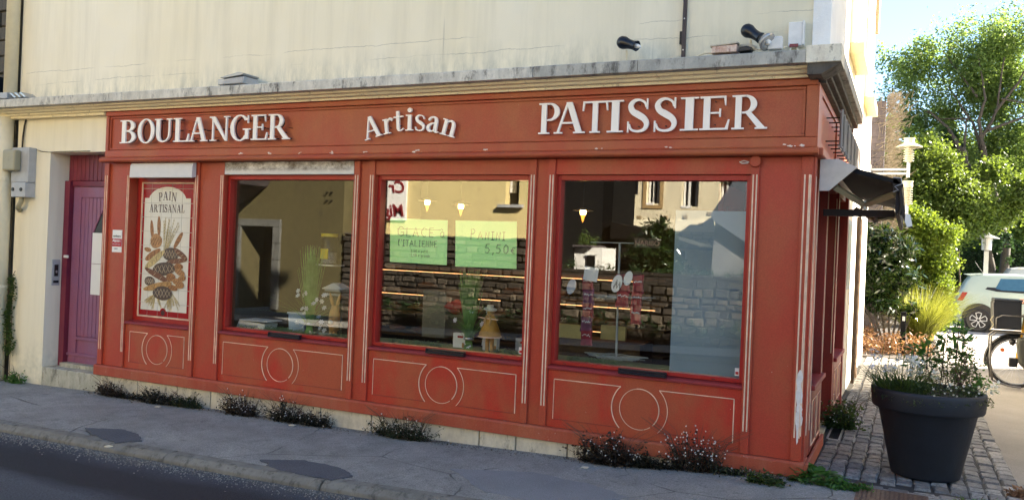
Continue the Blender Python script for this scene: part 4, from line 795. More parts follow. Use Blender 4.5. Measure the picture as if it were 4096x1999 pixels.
MB().prism([(-.735, 3.15), (-.545, 3.15), (-.54, 3.205), (-.725, 3.20)], -.28, -.14).build('housing', concmat('peeling_rust', (.72, .64, .56), (.55, .30, .20), (.30, .10, .06), .6, 14), t, bevel=.004); MB().prism([(-.742, 3.198), (-.535, 3.212), (-.535, 3.222), (-.742, 3.208)], -.285, -.135).build('lid', M['plinth'], t); MB().tube([(-.54, -.2, 3.20), (-.47, -.2, 3.205), (-.42, -.19, 3.18)], .02, 8).build('arm', M['plinth'], t)
tag(MB().prism([(-.53, 3.145), (-.44, 3.15), (-.43, 3.172), (-.47, 3.185), (-.52, 3.18)], -.29, -.2).build('black_bracket', M['black'], bevel=.004), 'black bracket lying on the cornice beside the peeling lamp housing', 'bracket')
for pts, lab in (([(-.73, -.2, 3.165), (-.80, -.2, 3.172), (-.9, -.15, 3.15), (-1.0, -.1, 3.155), (-1.2, -.06, 3.158)], 'pale cable running left along the cornice from the peeling lamp housing'), ([(-.42, -.2, 3.18), (-.38, -.24, 3.16), (-.33, -.24, 3.19), (-.30, -.24, 3.17), (-.25, -.24, 3.16), (-.21, -.12, 3.20)], 'pale cable looping from the round reflector to the alarm box')):
    tag(MB().tube(pts, .0065, 6).build('cable', M['pipe'], smooth=True), lab, 'cable', 'cables on the cornice')
t = thing('dark_pipe', 'dark brown conduit running up the cream wall above the fascia', 'pipe', (-1.01, -.03, 3.2)); bx(-1.026, -.998, -.03, -.003, 3.165, 10.7).build('conduit', simple('brown_conduit', (.035, .022, .024), .5), t); bx(-1.045, -1.027, -.03, -.003, 3.30, 3.40).build('clip', M['dkmetal'], t)
for z in (3.25, 3.5, 3.75): MB().lathe([(.0, 0), (.006, 0), (.006, .004), (.0, .004)], (-1.012, -.030, z), 10, (0, -1, 0)).build('screw', M['steel'], t)

# ------------------------------------------------------------------ side: awning, side lettering frame, poster, trellis, lamps
aw = thing('awning', 'folding-arm awning with dark fabric and grey metal hood over the side door', 'awning', (.1, 1.5, 2.3))
P = [(.036, 2.392), (.165, 2.392), (.30, 2.328), (.105, 2.150), (.036, 2.150)]
MB().prism(P, .16, .18).build('end_plate', simple('hood_metal', (.50, .48, .45), .5, .2), aw, bevel=.002); MB().prism([(.036, 2.392), (.165, 2.392), (.30, 2.328), (.285, 2.318), (.16, 2.378), (.036, 2.378)], .18, 3.6).build('hood', simple('hood_top', (.40, .38, .35), .5, .2), aw)
MB().prism([(.10, 2.36), (.16, 2.365), (.57, 2.245), (.60, 2.215), (.595, 2.205), (.30, 2.285), (.12, 2.34)], .22, 3.5).build('fabric', simple('dark_fabric', (.004, .004, .006), .9, bmp=.2), aw)
MB().prism([(.545, 2.26), (.60, 2.255), (.62, 2.20), (.60, 2.155), (.56, 2.15), (.545, 2.2)], .22, 3.5).build('front_bar', M['dkmetal'], aw, bevel=.003)
MB().tube([(.545, .21, 2.256), (.60, .21, 2.252), (.61, .21, 2.21), (.585, .21, 2.20), (.56, .21, 2.19), (.585, .21, 2.165), (.55, .21, 2.15)], .005, 6).build('end_rim', M['steel'], aw)
for y0 in (.35, 3.2):
    s_ = 1 if y0 < 2 else -1; ar = MB(); ar.obox(((.15+.36)/2, y0+.30*s_, 2.125), (.36, .05, .06), (0, R(20), R(50)*s_)); 
    a_, b_, c_ = (.13, y0, 2.20), (.34, y0+.25*s_, 2.075), (.56, y0, 2.145)
    MB().tube([a_, b_], .028, 4).build('folding_arm', M['beige'], aw); MB().tube([b_, c_], .026, 4).build('folding_arm', M['beige'], aw); MB().lathe([(.0, -.035), (.022, -.035), (.022, .035), (.0, .035)], b_, 12).build('elbow', M['steel'], aw)
MB().prism([(.60, 2.20), (.605, 2.20), (.64, 1.98), (.695, 1.885), (.66, 1.885), (.62, 1.97), (.596, 2.1)], .215, .235).build('valance_end', M['dkmetal'], aw); MB().prism([(.640, 1.99), (.672, 1.985), (.69, 1.90), (.655, 1.89), (.638, 1.93)], .20, .214).build('valance_end', M['paper'], aw)
bx(.57, .60, .24, 3.5, 1.99, 2.15).build('valance', simple('awning_valance', (.02, .018, .02), .9), aw)
MB().tube([(.60, .23, 2.15), (.615, .23, 2.05), (.60, .23, 1.98)], .014, 8).build('crank_hook', M['dkmetal'], aw)
tag(bx(.03, .56, .62, .67, 1.985, 2.04).build('dark_beam', simple('beam_brown', (.012, .006, .006), .7), bevel=.004), 'dark beam sticking out of the side wall under the awning', 'beam')
ss = thing('side_lettering', 'row of upright metal outlines standing off the side fascia, seen edge on', 'sign lettering', (.1, 1.8, 2.7))
MB().tube([(.13, .62, 2.83), (.13, 3.4, 2.83)], .006, 6).build('rail', M['steel'], ss); MB().tube([(.13, .62, 2.55), (.13, 3.4, 2.55)], .006, 6).build('rail', M['steel'], ss)
lt = simple('letter_edge', (.24, .22, .20), .5)
for i in range(11):
    y = .66+i*.25; MB().tube([(.14, y, 2.54), (.14, y, 2.85)], .015, 6).build('upright', lt, ss); 
    MB().tube([(.14, y, 2.84), (.14, y+.13, 2.82), (.14, y+.15, 2.70), (.14, y+.12, 2.56), (.14, y, 2.55)], .012, 6).build('curved_outline', lt if i % 2 else M['dkmetal'], ss)
    for z in (2.60, 2.79): MB().tube([(.02, y+.03, z), (.14, y+.03, z)], .006, 6).build('standoff', M['dkmetal'], ss)
t = thing('poster_case', 'narrow framed poster case on the pale side wall', 'poster case', (.0, 4.1, 1.7)); bx(.001, .025, 3.85, 4.45, 1.30, 2.12).build('case', M['steel'], t, bevel=.003); bx(.0255, .028, 3.9, 4.4, 1.35, 2.07).build('poster', simple('poster_print', (.35, .38, .33), .4, var=.4, scale=14), t)
tr = thing('trellis', 'wooden diamond trellis standing against the lit side wall', 'trellis', (.07, 5.2, .2))
tm_ = simple('trellis_wood', (.16, .10, .06), .8)
for i in range(13):
    y0 = 4.85; z0 = .25+i*.16; 
    for s_ in (1, -1): MB().obox((.075+.018*(s_ > 0), y0+.25, z0+.08), (.012, .03, .62), (R(52)*s_, 0, 0)).build('lath', tm_, tr)
MB().box(.06, .10, 5.38, 5.42, .1, 2.2).build('post', tm_, tr); MB().box(.06, .10, 4.78, 4.82, .1, 2.2).build('post', tm_, tr)
def ringlamp(name, label, c, disc, s=1.0, grp=None):
    t = thing(name, label, 'street lamp', c, grp); x, y, z = c
    MB().lathe([(.0, .02), (.055, .02), (.06, .04), (.055, .30), (.0, .30)], (x, y, z), 18).build('light_column', simple('lamp_diffuser', (.42, .38, .28), .4), t, smooth=False)
    for i in range(7): MB().lathe([(.062, .03+i*.04), (.082, .033+i*.04), (.084, .045+i*.04), (.062, .05+i*.04)], (x, y, z), 20, cap=False).build('ring', M['lamp'], t)
    if disc: MB().lathe([(.08, .345), (.11, .33), (.21, .275), (.212, .268), (.10, .300), (.07, .30)], (x, y, z), 28).build('shade', M['lamp'], t, smooth=True)
    MB().lathe([(.0, .30), (.075, .305), (.085, .34), (.08, .40), (.09, .41), (.09, .425), (.05, .43), (.0, .43)], (x, y, z), 20).build('cap', M['lamp'], t)
    return t
L1 = ringlamp('wall_lamp', 'cream ringed lamp with wide flat shade on a double arm off the side wall', (.60, 9.0, 3.34), True)
for z in (3.235, 3.165): bx(.0, .62, 8.97, 9.03, z-.017, z+.017).build('arm', M['steel'], L1)
MB().tube([(.60, 9.0, 3.10), (.60, 9.0, 3.37)], .028, 10).build('neck', M['steel'], L1); bx(-.02, .02, 8.9, 9.1, 3.08, 3.32).build('wall_plate', M['steel'], L1)
L2 = ringlamp('wall_lamp', 'lower cream ringed lamp without shade, half hidden behind the end of the awning', (.60, 9.05, 2.62), False)
bx(.0, .62, 9.02, 9.08, 2.52, 2.55).build('arm', M['steel'], L2); MB().tube([(.60, 9.05, 2.48), (.60, 9.05, 2.66)], .028, 10).build('neck', M['steel'], L2)
tag(MB().tube([(.02, 8.93, 5.55), (.035, 8.93, 7.6)], .05, 10).build('brown_pipe', simple('brown_pipe', (.30, .20, .12), .6)), 'short brown pipe hanging at the far upper edge of the side wall', 'pipe')
sg = thing('slate_gable', 'dark slate-hung wall end beyond the side wall, overgrown with dead ivy', 'building', (-1.5, 13, 0)); bx(-3.5, .13, 12.0, 12.35, 0, 4.95).build('gable_wall', M['slate'], sg)
for k in range(34): bx(-.7, .128, 11.985-.006*(k % 2), 12.01, .1+k*.142, .1+k*.142+.136).build('slate_course', M['slate'], sg)

# ------------------------------------------------------------------ vegetation
V_ = {}
V_['ash'] = leafmat('ash_leaf', (.06, .11, .04), (.12, .195, .06), (.22, .30, .09), .58)
V_['maple'] = leafmat('maple_leaf', (.035, .065, .014), (.085, .14, .025), (.19, .25, .05), .42); V_['lime'] = leafmat('lime_green_leaf', (.040, .075, .012), (.10, .165, .022), (.22, .28, .040), .42)
V_['rhodo'] = leafmat('rhododendron_leaf', (.006, .016, .005), (.018, .042, .010), (.09, .13, .03), .15, .18, .9); V_['grass'] = leafmat('clump_grass', (.09, .115, .016), (.16, .19, .028), (.27, .27, .055), .45)
V_['weed'] = leafmat('kerb_weed_leaf', (.009, .009, .006), (.018, .018, .010), (.034, .032, .016), .2); V_['weed_red'] = leafmat('reddish_weed_leaf', (.016, .010, .006), (.030, .020, .011), (.055, .038, .02), .2); V_['weed_green'] = leafmat('dull_green_weed_leaf', (.010, .016, .006), (.022, .032, .012), (.045, .06, .022), .25); V_['dock'] = leafmat('broad_weed_leaf', (.035, .10, .02), (.07, .18, .035), (.13, .28, .06), .35)
V_['dry'] = leafmat('dry_brown_leaf', (.12, .06, .03), (.25, .13, .07), (.40, .22, .12), .25); V_['hedge'] = leafmat('hedge_leaf', (.012, .035, .012), (.025, .06, .018), (.05, .10, .03), .25)
V_['deadivy'] = leafmat('dead_ivy_stem', (.10, .08, .065), (.20, .165, .13), (.32, .27, .21), .1, .8, .1); V_['pot'] = leafmat('planter_leaf', (.03, .05, .016), (.06, .10, .025), (.12, .18, .045), .4)
V_['mat'] = leafmat('daisy_mat_leaf', (.02, .035, .012), (.045, .07, .022), (.09, .12, .04), .3); V_['bunch'] = leafmat('display_grass', (.10, .22, .05), (.22, .42, .12), (.40, .58, .22), .4); V_['moss'] = leafmat('display_moss', (.10, .17, .06), (.20, .28, .12), (.32, .38, .2), .2)
white_f = leafmat('white_petal', (.70, .70, .66), (.80, .80, .76), (.88, .87, .84), .35, .6, .2); gold = simple('yellow_flower_eye', (.55, .38, .03), .7, bmp=0)
twig = simple('brown_twig', (.10, .055, .035), .8); gstem = simple('green_stem', (.07, .13, .03), .6)
def crown(lobes, per, size, asp, parent, mat, name='crown', fill=1.0, clump=.28, droop=.2, flat=.8, updir=.3):
    C = []
    for x, y, z, r in lobes:
        n = max(3, int(per*r*r/.25)); 
        for _ in range(n):
            d = rng.normal(size=3); d /= np.linalg.norm(d); rr = r*rng.uniform(.35, 1.0)**.6*(rng.uniform(1.1, 1.5) if rng.uniform() < .22 else 1); c = np.array([x, y, z]) + d*rr*np.array([1, 1.0, flat]); k = int(rng.integers(22, 46)*fill)
            if mnoise.noise(Vector(c)*(1.5 if y > 19 else 3.2)) < -.16: continue
            C.append(c + rng.normal(size=(k, 3))*clump*r**.5*.36)
    C = np.concatenate(C); return polys(name, leafquads(C, size, asp, updir, droop), None, mat, parent)
def limb(m, pts, r0, r1):
    P = [Vector(p) for p in pts]; Q = []
    for i in range(len(P)-1):
        for k in range(4): Q.append(P[i].lerp(P[i+1], k/4) + Vector((random.uniform(-1, 1), random.uniform(-1, 1), 0))*r1*.8)
    Q.append(P[-1]); m.tube(Q, [r0+(r1-r0)*i/(len(Q)-1) for i in range(len(Q))], 8, False)
ash = [(rng.uniform(2.0, 4.4), rng.uniform(24.2, 25.6), rng.uniform(4.8, 8.6), rng.uniform(.3, .5)) for _ in range(16)] + [(rng.uniform(.3, 4.2), rng.uniform(23.8, 25.4), rng.uniform(4.6, 8.9), rng.uniform(.3, .5)) for _ in range(26)] + [(3.2, 24, 6.3, .45), (3.7, 24, 7.4, .5), (2.45, 24.3, 6.3, .35), (3.0, 24.5, 6.9, .4), (2.0, 24.2, 8.3, .5), (2.8, 24.2, 8.6, .5), (3.6, 24.4, 5.9, .4), (.7, 24.3, 6.3, .45), (1.3, 24.3, 6.7, .4), (2.8, 24.5, 5.6, .3), (1.2, 24, 4.9, .6), (2.6, 24.6, 5.0, .5), (3.3, 24.8, 5.0, .5), (1.9, 24.8, 5.9, .5), (4.4, 24.5, 4.9, .6), (2.9, 25, 9.5, .4), (.4, 24.5, 6.5, .4), (2.45, 24, 9.04, 0.9), (3.21, 24, 9.23, 0.75), (1.53, 24, 8.78, 0.72), (0.75, 24, 8.17, 0.66), (0.26, 24, 7.12, 0.67), (0.94, 24, 6.93, 0.8), (1.65, 24, 7.63, 0.72), (2.35, 24, 7.84, 0.77), (3.52, 24, 8.18, 0.67), (3.0, 24, 7.33, 0.48), (0.54, 24, 5.78, 0.74), (1.43, 24, 5.77, 0.72), (2.05, 24, 6.56, 0.5), (3.67, 24, 6.83, 0.4), (3.71, 24, 4.62, 0.54), (2.17, 24, 5.1, 0.49), (-0.19, 24, 8.5, 0.4), (0.09, 24, 7.71, 0.38), (3.91, 24, 8.7, 0.73), (4.08, 24, 5.71, 0.53), (4.6, 24.5, 7.5, .9), (4.8, 24, 9.0, .8), (.2, 25, 8.2, .5), (2.9, 25, 8.3, .7), (3.4, 25, 5.6, .4)]
ash = [(x, y+random.uniform(-.6, .6), z, r) for x, y, z, r in ash]
tA = thing('ash_tree', 'tall forked tree with a high light green crown against the sky', 'tree', (3.1, 23, 0))
m = MB(); limb(m, [(3.35, 23, -.1), (3.30, 23, 2.4), (3.01, 23, 3.9), (2.75, 23, 4.6), (2.62, 23, 5.3)], .14, .085); limb(m, [(2.62, 23, 5.3), (2.54, 23, 5.65), (2.79, 23.1, 6.14), (2.95, 23.2, 6.6), (3.1, 23.3, 8.2)], .075, .02); limb(m, [(2.60, 23, 5.4), (2.45, 23, 6.23), (2.6, 23, 6.85), (2.4, 23.4, 8.3)], .065, .02)
limb(m, [(2.75, 23, 4.7), (2.3, 23.3, 6.2), (1.6, 23.6, 7.4)], .06, .02); limb(m, [(2.7, 23, 5.9), (3.6, 23.3, 6.3), (4.4, 23.6, 7.0)], .05, .02); limb(m, [(2.9, 23.2, 6.5), (3.5, 23.2, 7.4), (3.9, 23.4, 8.4)], .05, .015); limb(m, [(2.4, 23.3, 7.0), (1.9, 23.5, 7.8), (1.4, 23.6, 8.6)], .04, .012); limb(m, [(2.2, 23.2, 6.3), (1.4, 23.6, 6.4), (.6, 23.8, 6.9)], .04, .012); limb(m, [(3.05, 23.2, 6.9), (3.7, 23, 6.7), (4.2, 23, 6.2)], .03, .01)
m.build('trunk', M['bark'], tA, smooth=True)
crown(ash, 34, .125, .42, tA, V_['ash'], clump=.62, flat=.9)
tB = thing('leaning_tree', 'second leaning trunk wound with ivy, left of the tall forked tree', 'tree', (2.6, 22.6, 0))
m = MB(); limb(m, [(3.0, 22.6, -.1), (2.85, 22.6, 2.2), (2.65, 22.6, 3.2), (2.38, 22.6, 4.05), (2.19, 22.6, 4.83), (1.98, 22.6, 5.3)], .12, .08); limb(m, [(2.0, 22.6, 5.2), (1.6, 22.8, 6.0), (1.0, 23, 6.6)], .08, .02); limb(m, [(2.05, 22.6, 5.1), (2.1, 22.8, 6.2)], .05, .02); m.build('trunk', M['bark'], tB, smooth=True)
crown([(2.15, 22.6, 4.6, .16), (2.2, 22.6, 4.3, .16), (2.95, 22.5, 1.6, .22), (3.0, 22.5, 1.1, .24), (3.1, 22.6, 2.4, .25), (3.3, 22.7, .6, .3), (3.32, 22.7, 1.2, .28), (3.3, 22.7, 1.8, .28), (3.25, 22.7, 2.5, .24), (3.1, 22.7, 3.2, .2), (1.6, 23, 5.6, .4), (2.0, 22.7, 5.5, .22)], 60, .10, .7, tB, V_['hedge'], 'crown')
mapl = [(rng.uniform(0, 3.9), rng.uniform(20.3, 21.4), rng.uniform(2.9, 4.6), rng.uniform(.2, .42)) for _ in range(22)] + [(3.0, 20.8, 3.3, .3), (2.6, 20.9, 3.7, .4), (3.6, 20.9, 3.5, .4), (2.2, 20.9, 4.0, .4), (.9, 20.6, 5.1, .4), (.0, 20.5, 4.4, .3), (0.02, 20, 5.54, 0.33), (0.58, 20, 4.66, 0.52), (1.11, 20, 4.23, 0.57), (1.63, 20, 3.8, 0.56), (2.15, 20, 3.39, 0.55), (1.48, 20, 4.65, 0.38), (1.02, 20, 3.37, 0.57), (1.99, 20, 2.61, 0.43), (0.23, 20, 3.5, 0.39), (.3, 20.4, 5.0, .5), (1.5, 20.6, 2.9, .5), (.4, 20.5, 4.1, .5)]
t = thing('maple_tree', 'bushy bright green tree rising behind the awning and the lamps', 'tree', (1.1, 20.4, 0)); m = MB(); limb(m, [(1.2, 20.6, 0), (1.2, 20.6, 2.4), (.8, 20.6, 4.4)], .12, .03); limb(m, [(1.2, 20.6, 1.8), (1.9, 20.5, 3.2)], .06, .02); m.build('trunk', M['bark'], t, smooth=True)
crown(mapl, 95, .105, .62, t, V_['maple'], clump=.62, droop=.3)
wd = []
for i in range(150): wd.append((rng.uniform(-1.5, 9), rng.uniform(30, 35), rng.uniform(.8, 6.0), rng.uniform(.7, 1.3)))
m = crown(wd, 13, .26, .6, None, V_['maple'], 'wooded_bank', clump=.8, fill=1.0); m['kind'] = 'stuff'; m['label'] = 'sunlit wooded bank far behind the car park'
for (cx, nm, lb) in ((5.2, 'poplar_tree', 'leafy tree at the far right edge behind the parked cars'),):
    t = thing(nm, lb, 'tree', (cx, 26, 0)); m = MB(); limb(m, [(cx, 26, 0), (cx-.1, 26, 3), (cx-.5, 26, 6)], .16, .04); m.build('trunk', M['bark'], t, smooth=True)
    crown([(3.5, 26, 3.9, .6), (4.2, 26, 3.5, .7), (3.7, 26.4, 3.2, .5), (3.2, 26.6, 3.4, .5), (2.7, 26.8, 3.3, .45), (4.3, 26, 4.8, .7), (3.9, 26, 3.0, .45), (5.0, 26, 5.5, .9), (4.6, 26.2, 6.4, .6)], 60, .15, .55, t, V_['ash'], clump=.45)
lim = [(-0.28, 13, 2.67, 0.2), (0.06, 13, 2.89, 0.24), (0.46, 13, 2.68, 0.29), (0.85, 13, 2.48, 0.33), (1.23, 13, 2.23, 0.32), (1.38, 13, 1.72, 0.24), (1.30, 13, 1.14, 0.24), (1.15, 13, 1.86, 0.28), (0.67, 13, 2.16, 0.28), (1.38, 13, 0.7, 0.2), (.9, 13.5, 1.7, .35), (1.1, 13.4, 1.3, .3), (.5, 13.5, 1.5, .4), (1.3, 13.3, .5, .2), (.0, 13.4, 2.2, .4), (1.1, 13.3, .6, .3)]
t = thing('lime_green_shrub', 'tall sunlit yellow-green shrub behind the dark rhododendron', 'shrub', (.8, 13.3, 0)); m = MB()
for k in range(6): limb(m, [(.8+k*.05, 13.3, 0), (.4+k*.25, 13.3, 1.2), (.1+k*.3, 13.2, 2.0)], .03, .01)
m.build('stems', M['bark'], t); crown(lim, 300, .065, .75, t, V_['lime'], 'foliage', clump=.42, droop=.1)
rh = [(-0.16, 11, 2.07, 0.27), (0.24, 11, 2.14, 0.26), (0.59, 11, 1.86, 0.26), (-0.05, 11, 1.5, 0.31), (0.39, 11, 1.52, 0.3), (0.7, 11, 1.29, 0.23), (0.02, 11, 0.92, 0.26), (0.37, 11, 0.89, 0.26), (0.70, 11, 0.77, 0.15), (.3, 11.4, 1.3, .4), (.0, 11.4, 1.8, .3)]
t = thing('rhododendron_shrub', 'dark glossy-leaved rhododendron at the end of the alley beside the side wall', 'shrub', (.3, 11.2, 0)); m = MB()
for k in range(7): limb(m, [(.25+k*.04, 11.2, 0), (.0+k*.12, 11.2, .6), (-.1+k*.14, 11.1, 1.3)], .025, .01)
m.build('stems', M['bark'], t); crown(rh, 95, .165, .27, t, V_['rhodo'], 'foliage', clump=.42, droop=.15, updir=.6)
t = thing('ornamental_grass', 'sunlit yellow ornamental grass clump behind the black bollard', 'grass clump', (.95, 11.6, 0))
polys('blades', blades((.92, 11.6, .05), 2000, .17, 1.42, .28, .010, .62, 4, .55), None, V_['grass'], t)
# dead ivy on the gable end
t = thing('dead_ivy', 'pale dead ivy stems hanging on the edge of the dark slate gable', 'climbing plant', (.2, 12, 0)); m = []
for i in range(3400):
    z = rng.uniform(.3, 5.1); yy = rng.uniform(11.9, 12.5); x = .13+abs(rng.normal(0, .15)); c = np.array([x, yy, z]); d = np.array([rng.uniform(.2, 1), rng.normal()*.4, rng.uniform(-.1, 1.1)]); d /= np.linalg.norm(d); l = rng.uniform(.06, .2); s_ = np.array([-d[2], 0, d[0]])*.006
    m.append([c-s_, c+d*l-s_*.3, c+d*l+s_*.3, c+s_])
for i in range(160):
    c = np.array([rng.uniform(-.1, .12), 11.965, rng.uniform(.5, 5.0)]); d = np.array([rng.uniform(-.2, 1), -.05, rng.uniform(-.2, 1)]); d /= np.linalg.norm(d); l = rng.uniform(.08, .25); s_ = np.array([-d[2], 0, d[0]])*.007; m.append([c-s_, c+d*l-s_*.3, c+d*l+s_*.3, c+s_])
polys('stems', np.array(m), None, V_['deadivy'], t)
# brown dead ground plants
o = crown([(.05+rng.uniform(-.2, .9), rng.uniform(9.6, 12.2), rng.uniform(.04, .22), .22) for _ in range(20)], 70, .085, .25, None, V_['dry'], 'dead_undergrowth', clump=.5); o['kind'] = 'stuff'; o['label'] = 'brown dead ferns and leaves under the rhododendron'
# hedge
hd = thing('clipped_hedge', 'long dark clipped hedge behind the parked cars', 'hedge', (5, 25.5, 0)); bx(1.0, 14, 25.3, 26.3, 0, 2.2).build('hedge_core', simple('hedge_core', (.012, .02, .01), .9), hd)
C = np.stack([rng.uniform(1.0, 9, 26000), rng.uniform(25.0, 25.35, 26000), rng.uniform(0, 2.6, 26000)], 1); polys('foliage', leafquads(C, .085, .6), None, V_['hedge'], hd)
# garden lantern far away
ln = thing('garden_lantern', 'small grey lantern post standing in front of the far hedge', 'street lamp', (2.70, 21.5, 0)); bx(2.64, 2.76, 21.44, 21.56, 0, 2.15).build('post', M['steel'], ln); MB().lathe([(.0, 2.75), (.05, 2.74), (.06, 2.68), (.33, 2.56), (.33, 2.54), (.14, 2.56), (.13, 2.2), (.0, 2.2)], (2.70, 21.5, -.03), 18).build('lantern_head', M['steel'], ln)

# bollard
b_ = thing('bollard', 'black post with a small white notice at the edge of the setts', 'bollard', (.62, 10.1, 0)); bx(.575, .665, 10.05, 10.14, 0, .78).build('post', simple('bollard_black', (.004, .004, .005), .8, spec=.1), b_, bevel=.01); bx(.60, .645, 10.044, 10.051, .62, .70).build('label_plate', M['grey'], b_)

# ------------------------------------------------------------------ planter
pl = thing('planter', 'big charcoal plastic flower pot with a thick rim on the setts', 'planter', (.845, .56, 0)); c = (.845, .56, .012)
MB().lathe([(.0, 0), (.215, .0), (.238, .012), (.244, .03), (.345, .505), (.350, .51), (.386, .515), (.392, .525), (.402, .64), (.400, .655), (.385, .665), (.368, .66), (.366, .60), (.0, .60)], c, 56).build('pot_body', M['pot'], pl, smooth=False).data.shade_smooth()
MB().lathe([(.0, .612), (.2, .625), (.365, .61)], c, 28, cap=False).build('soil', M['soil'], pl)
def plant(name, label, cat, loc, grp=None): return thing(name, label, cat, loc, grp)
px, py, pz = .845, .56, .63
# white flowering plant on the left
t = plant('agapanthus', 'white flowering plant at the left side of the planter', 'plant', (.66, .5, pz), None)
polys('leaves', blades((.66, .46, pz), 240, .17, .26, .55, .014, .9, 4), None, V_['pot'], t); m = MB(); fl = []
for i in range(16):
    a = rng.uniform(0, 6.28); r = .19*math.sqrt(rng.uniform(0, 1)); x, y = .65+r*math.cos(a)*1.2, .46+r*math.sin(a); h = rng.uniform(.14, .30); q = (x+rng.uniform(-.05, .05), y-.03, pz+h); m.tube([(x, y, pz), ((x+q[0])/2, y, pz+h*.6), q], .0022, 5, False)
    for k in range(18): d = rng.normal(size=3); d /= np.linalg.norm(d); fl.append(np.array(q)+d*.028)
for i in range(7): x = .50+.05*i; m.tube([(x, .45, pz), (x+.02, .43, pz+.3), (x+.03, .42, pz+.40+.02*(i % 3))], .002, 5, False)
m.build('stems', gstem, t); polys('petals', leafquads(np.array(fl), .034, .5), None, white_f, t)
# twiggy shrub
t = plant('twiggy_shrub', 'thin twiggy shrub with reddish stems and small leaves in the right of the planter', 'shrub', (.98, .6, pz)); m = MB(); C = []
for i in range(22):
    x0, y0 = .95+rng.uniform(-.20, .22), .58+rng.uniform(-.15, .15); p = Vector((x0, y0, pz)); d = Vector((rng.uniform(-.5, .5), rng.uniform(-.3, .3), 1)).normalized(); L = rng.uniform(.22, .5); P = [p]
    for k in range(6): d = (d + Vector((rng.normal()*.16, rng.normal()*.16, .05))).normalized(); P.append(P[-1]+d*L/6)
    m.tube(P, [.0042-.0005*k for k in range(7)], 5, False)
    for q in range(2, 7):
        for b in range(2):
            dd = Vector((rng.normal(), rng.normal(), .5)).normalized(); e = P[q]+dd*rng.uniform(.04, .09); m.tube([P[q], e], [.002, .001], 4, False); C += [np.array(e)+rng.normal(size=3)*.016 for _ in range(4)]
m.build('twigs', twig, t); polys('leaves', leafquads(np.array(C), .034, .45), None, V_['pot'], t)
t = plant('leafy_shoots', 'tall shoots topped with bright green leaves rising from the planter', 'plant', (1.02, .62, pz)); m = MB(); C = []
for x, y, h in ((1.02, .60, .56), (1.06, .64, .50), (.82, .62, .40), (.72, .60, .36), (.93, .66, .44)):
    m.tube([(x, y, pz), (x+.01, y, pz+h*.6), (x+.02, y, pz+h)], .004, 5, False)
    for lv in range(5):
        z = pz+h*(1-.11*lv)
        for k in range(7): a = rng.uniform(0, 6.28); C.append((np.array([x+.02+math.cos(a)*(.035+.01*lv), y+math.sin(a)*.035, z+rng.uniform(-.01, .02)])))
m.build('shoots', twig, t); polys('leaves', leafquads(np.array(C), .085, .42, .8), None, V_['dock'], t)
t = plant('daisy_mat', 'mat of small white daisies spilling over the front rim of the planter', 'plant', (.95, .3, pz)); C = []; D = []
for i in range(1700):
    a = rng.uniform(-2.9, .35); r = .24+abs(rng.normal(0, .09)); r = min(r, .42); C.append([.86+r*math.cos(a), .56+r*math.sin(a), pz+rng.uniform(-.0, .10)*(1 if r < .38 else .4)+.01-(max(0, r-.37)*.9)])
polys('leaves', leafquads(np.array(C), .026, .35), None, V_['mat'], t)
def daisies(name, pts, s, parent, eye=True):
    V = []; m = MB()
    for p in pts:
        n = Vector((rng.normal()*.4, -1, rng.normal()*.4+.5)).normalized(); a = n.cross(Vector((0, 0, 1))).normalized(); b = n.cross(a); p = Vector(p)
        for k in range(6):
            th = k*math.pi/3; d = a*math.cos(th)+b*math.sin(th); e = a*math.cos(th+1.57)+b*math.sin(th+1.57); V.append([p, p+d*s*.6+e*s*.28, p+d*s, p+d*s*.6-e*s*.28])
        if eye: m.blob(p+n*.001, (s*.28,)*3, 1, .05, 6, 4)
    polys(name, np.array([[list(q) for q in f] for f in V]), None, white_f, parent)
    if eye: m.build('flower_eyes', gold, parent)
daisies('petals', [(.80+rng.uniform(-.10, .38), .17+rng.uniform(0, .25), pz+.04+rng.uniform(0, .10)) for _ in range(30)], .0085, t)
t = plant('hanging_white_flower', 'white flower head hanging over the right rim of the planter', 'flower', (1.25, .5, .72)); m = MB().tube([(1.08, .55, pz+.02), (1.18, .52, .76), (1.26, .50, .74)], .003, 5, False); m.build('stem', gstem, t)
polys('petals', leafquads(np.array([1.265, .50, .725])+rng.normal(size=(46, 3))*.022, .032, .6), None, white_f, t); polys('leaves', leafquads(np.array([1.20, .52, .77])+rng.normal(size=(60, 3))*.040, .045, .4), None, V_['dock'], t)

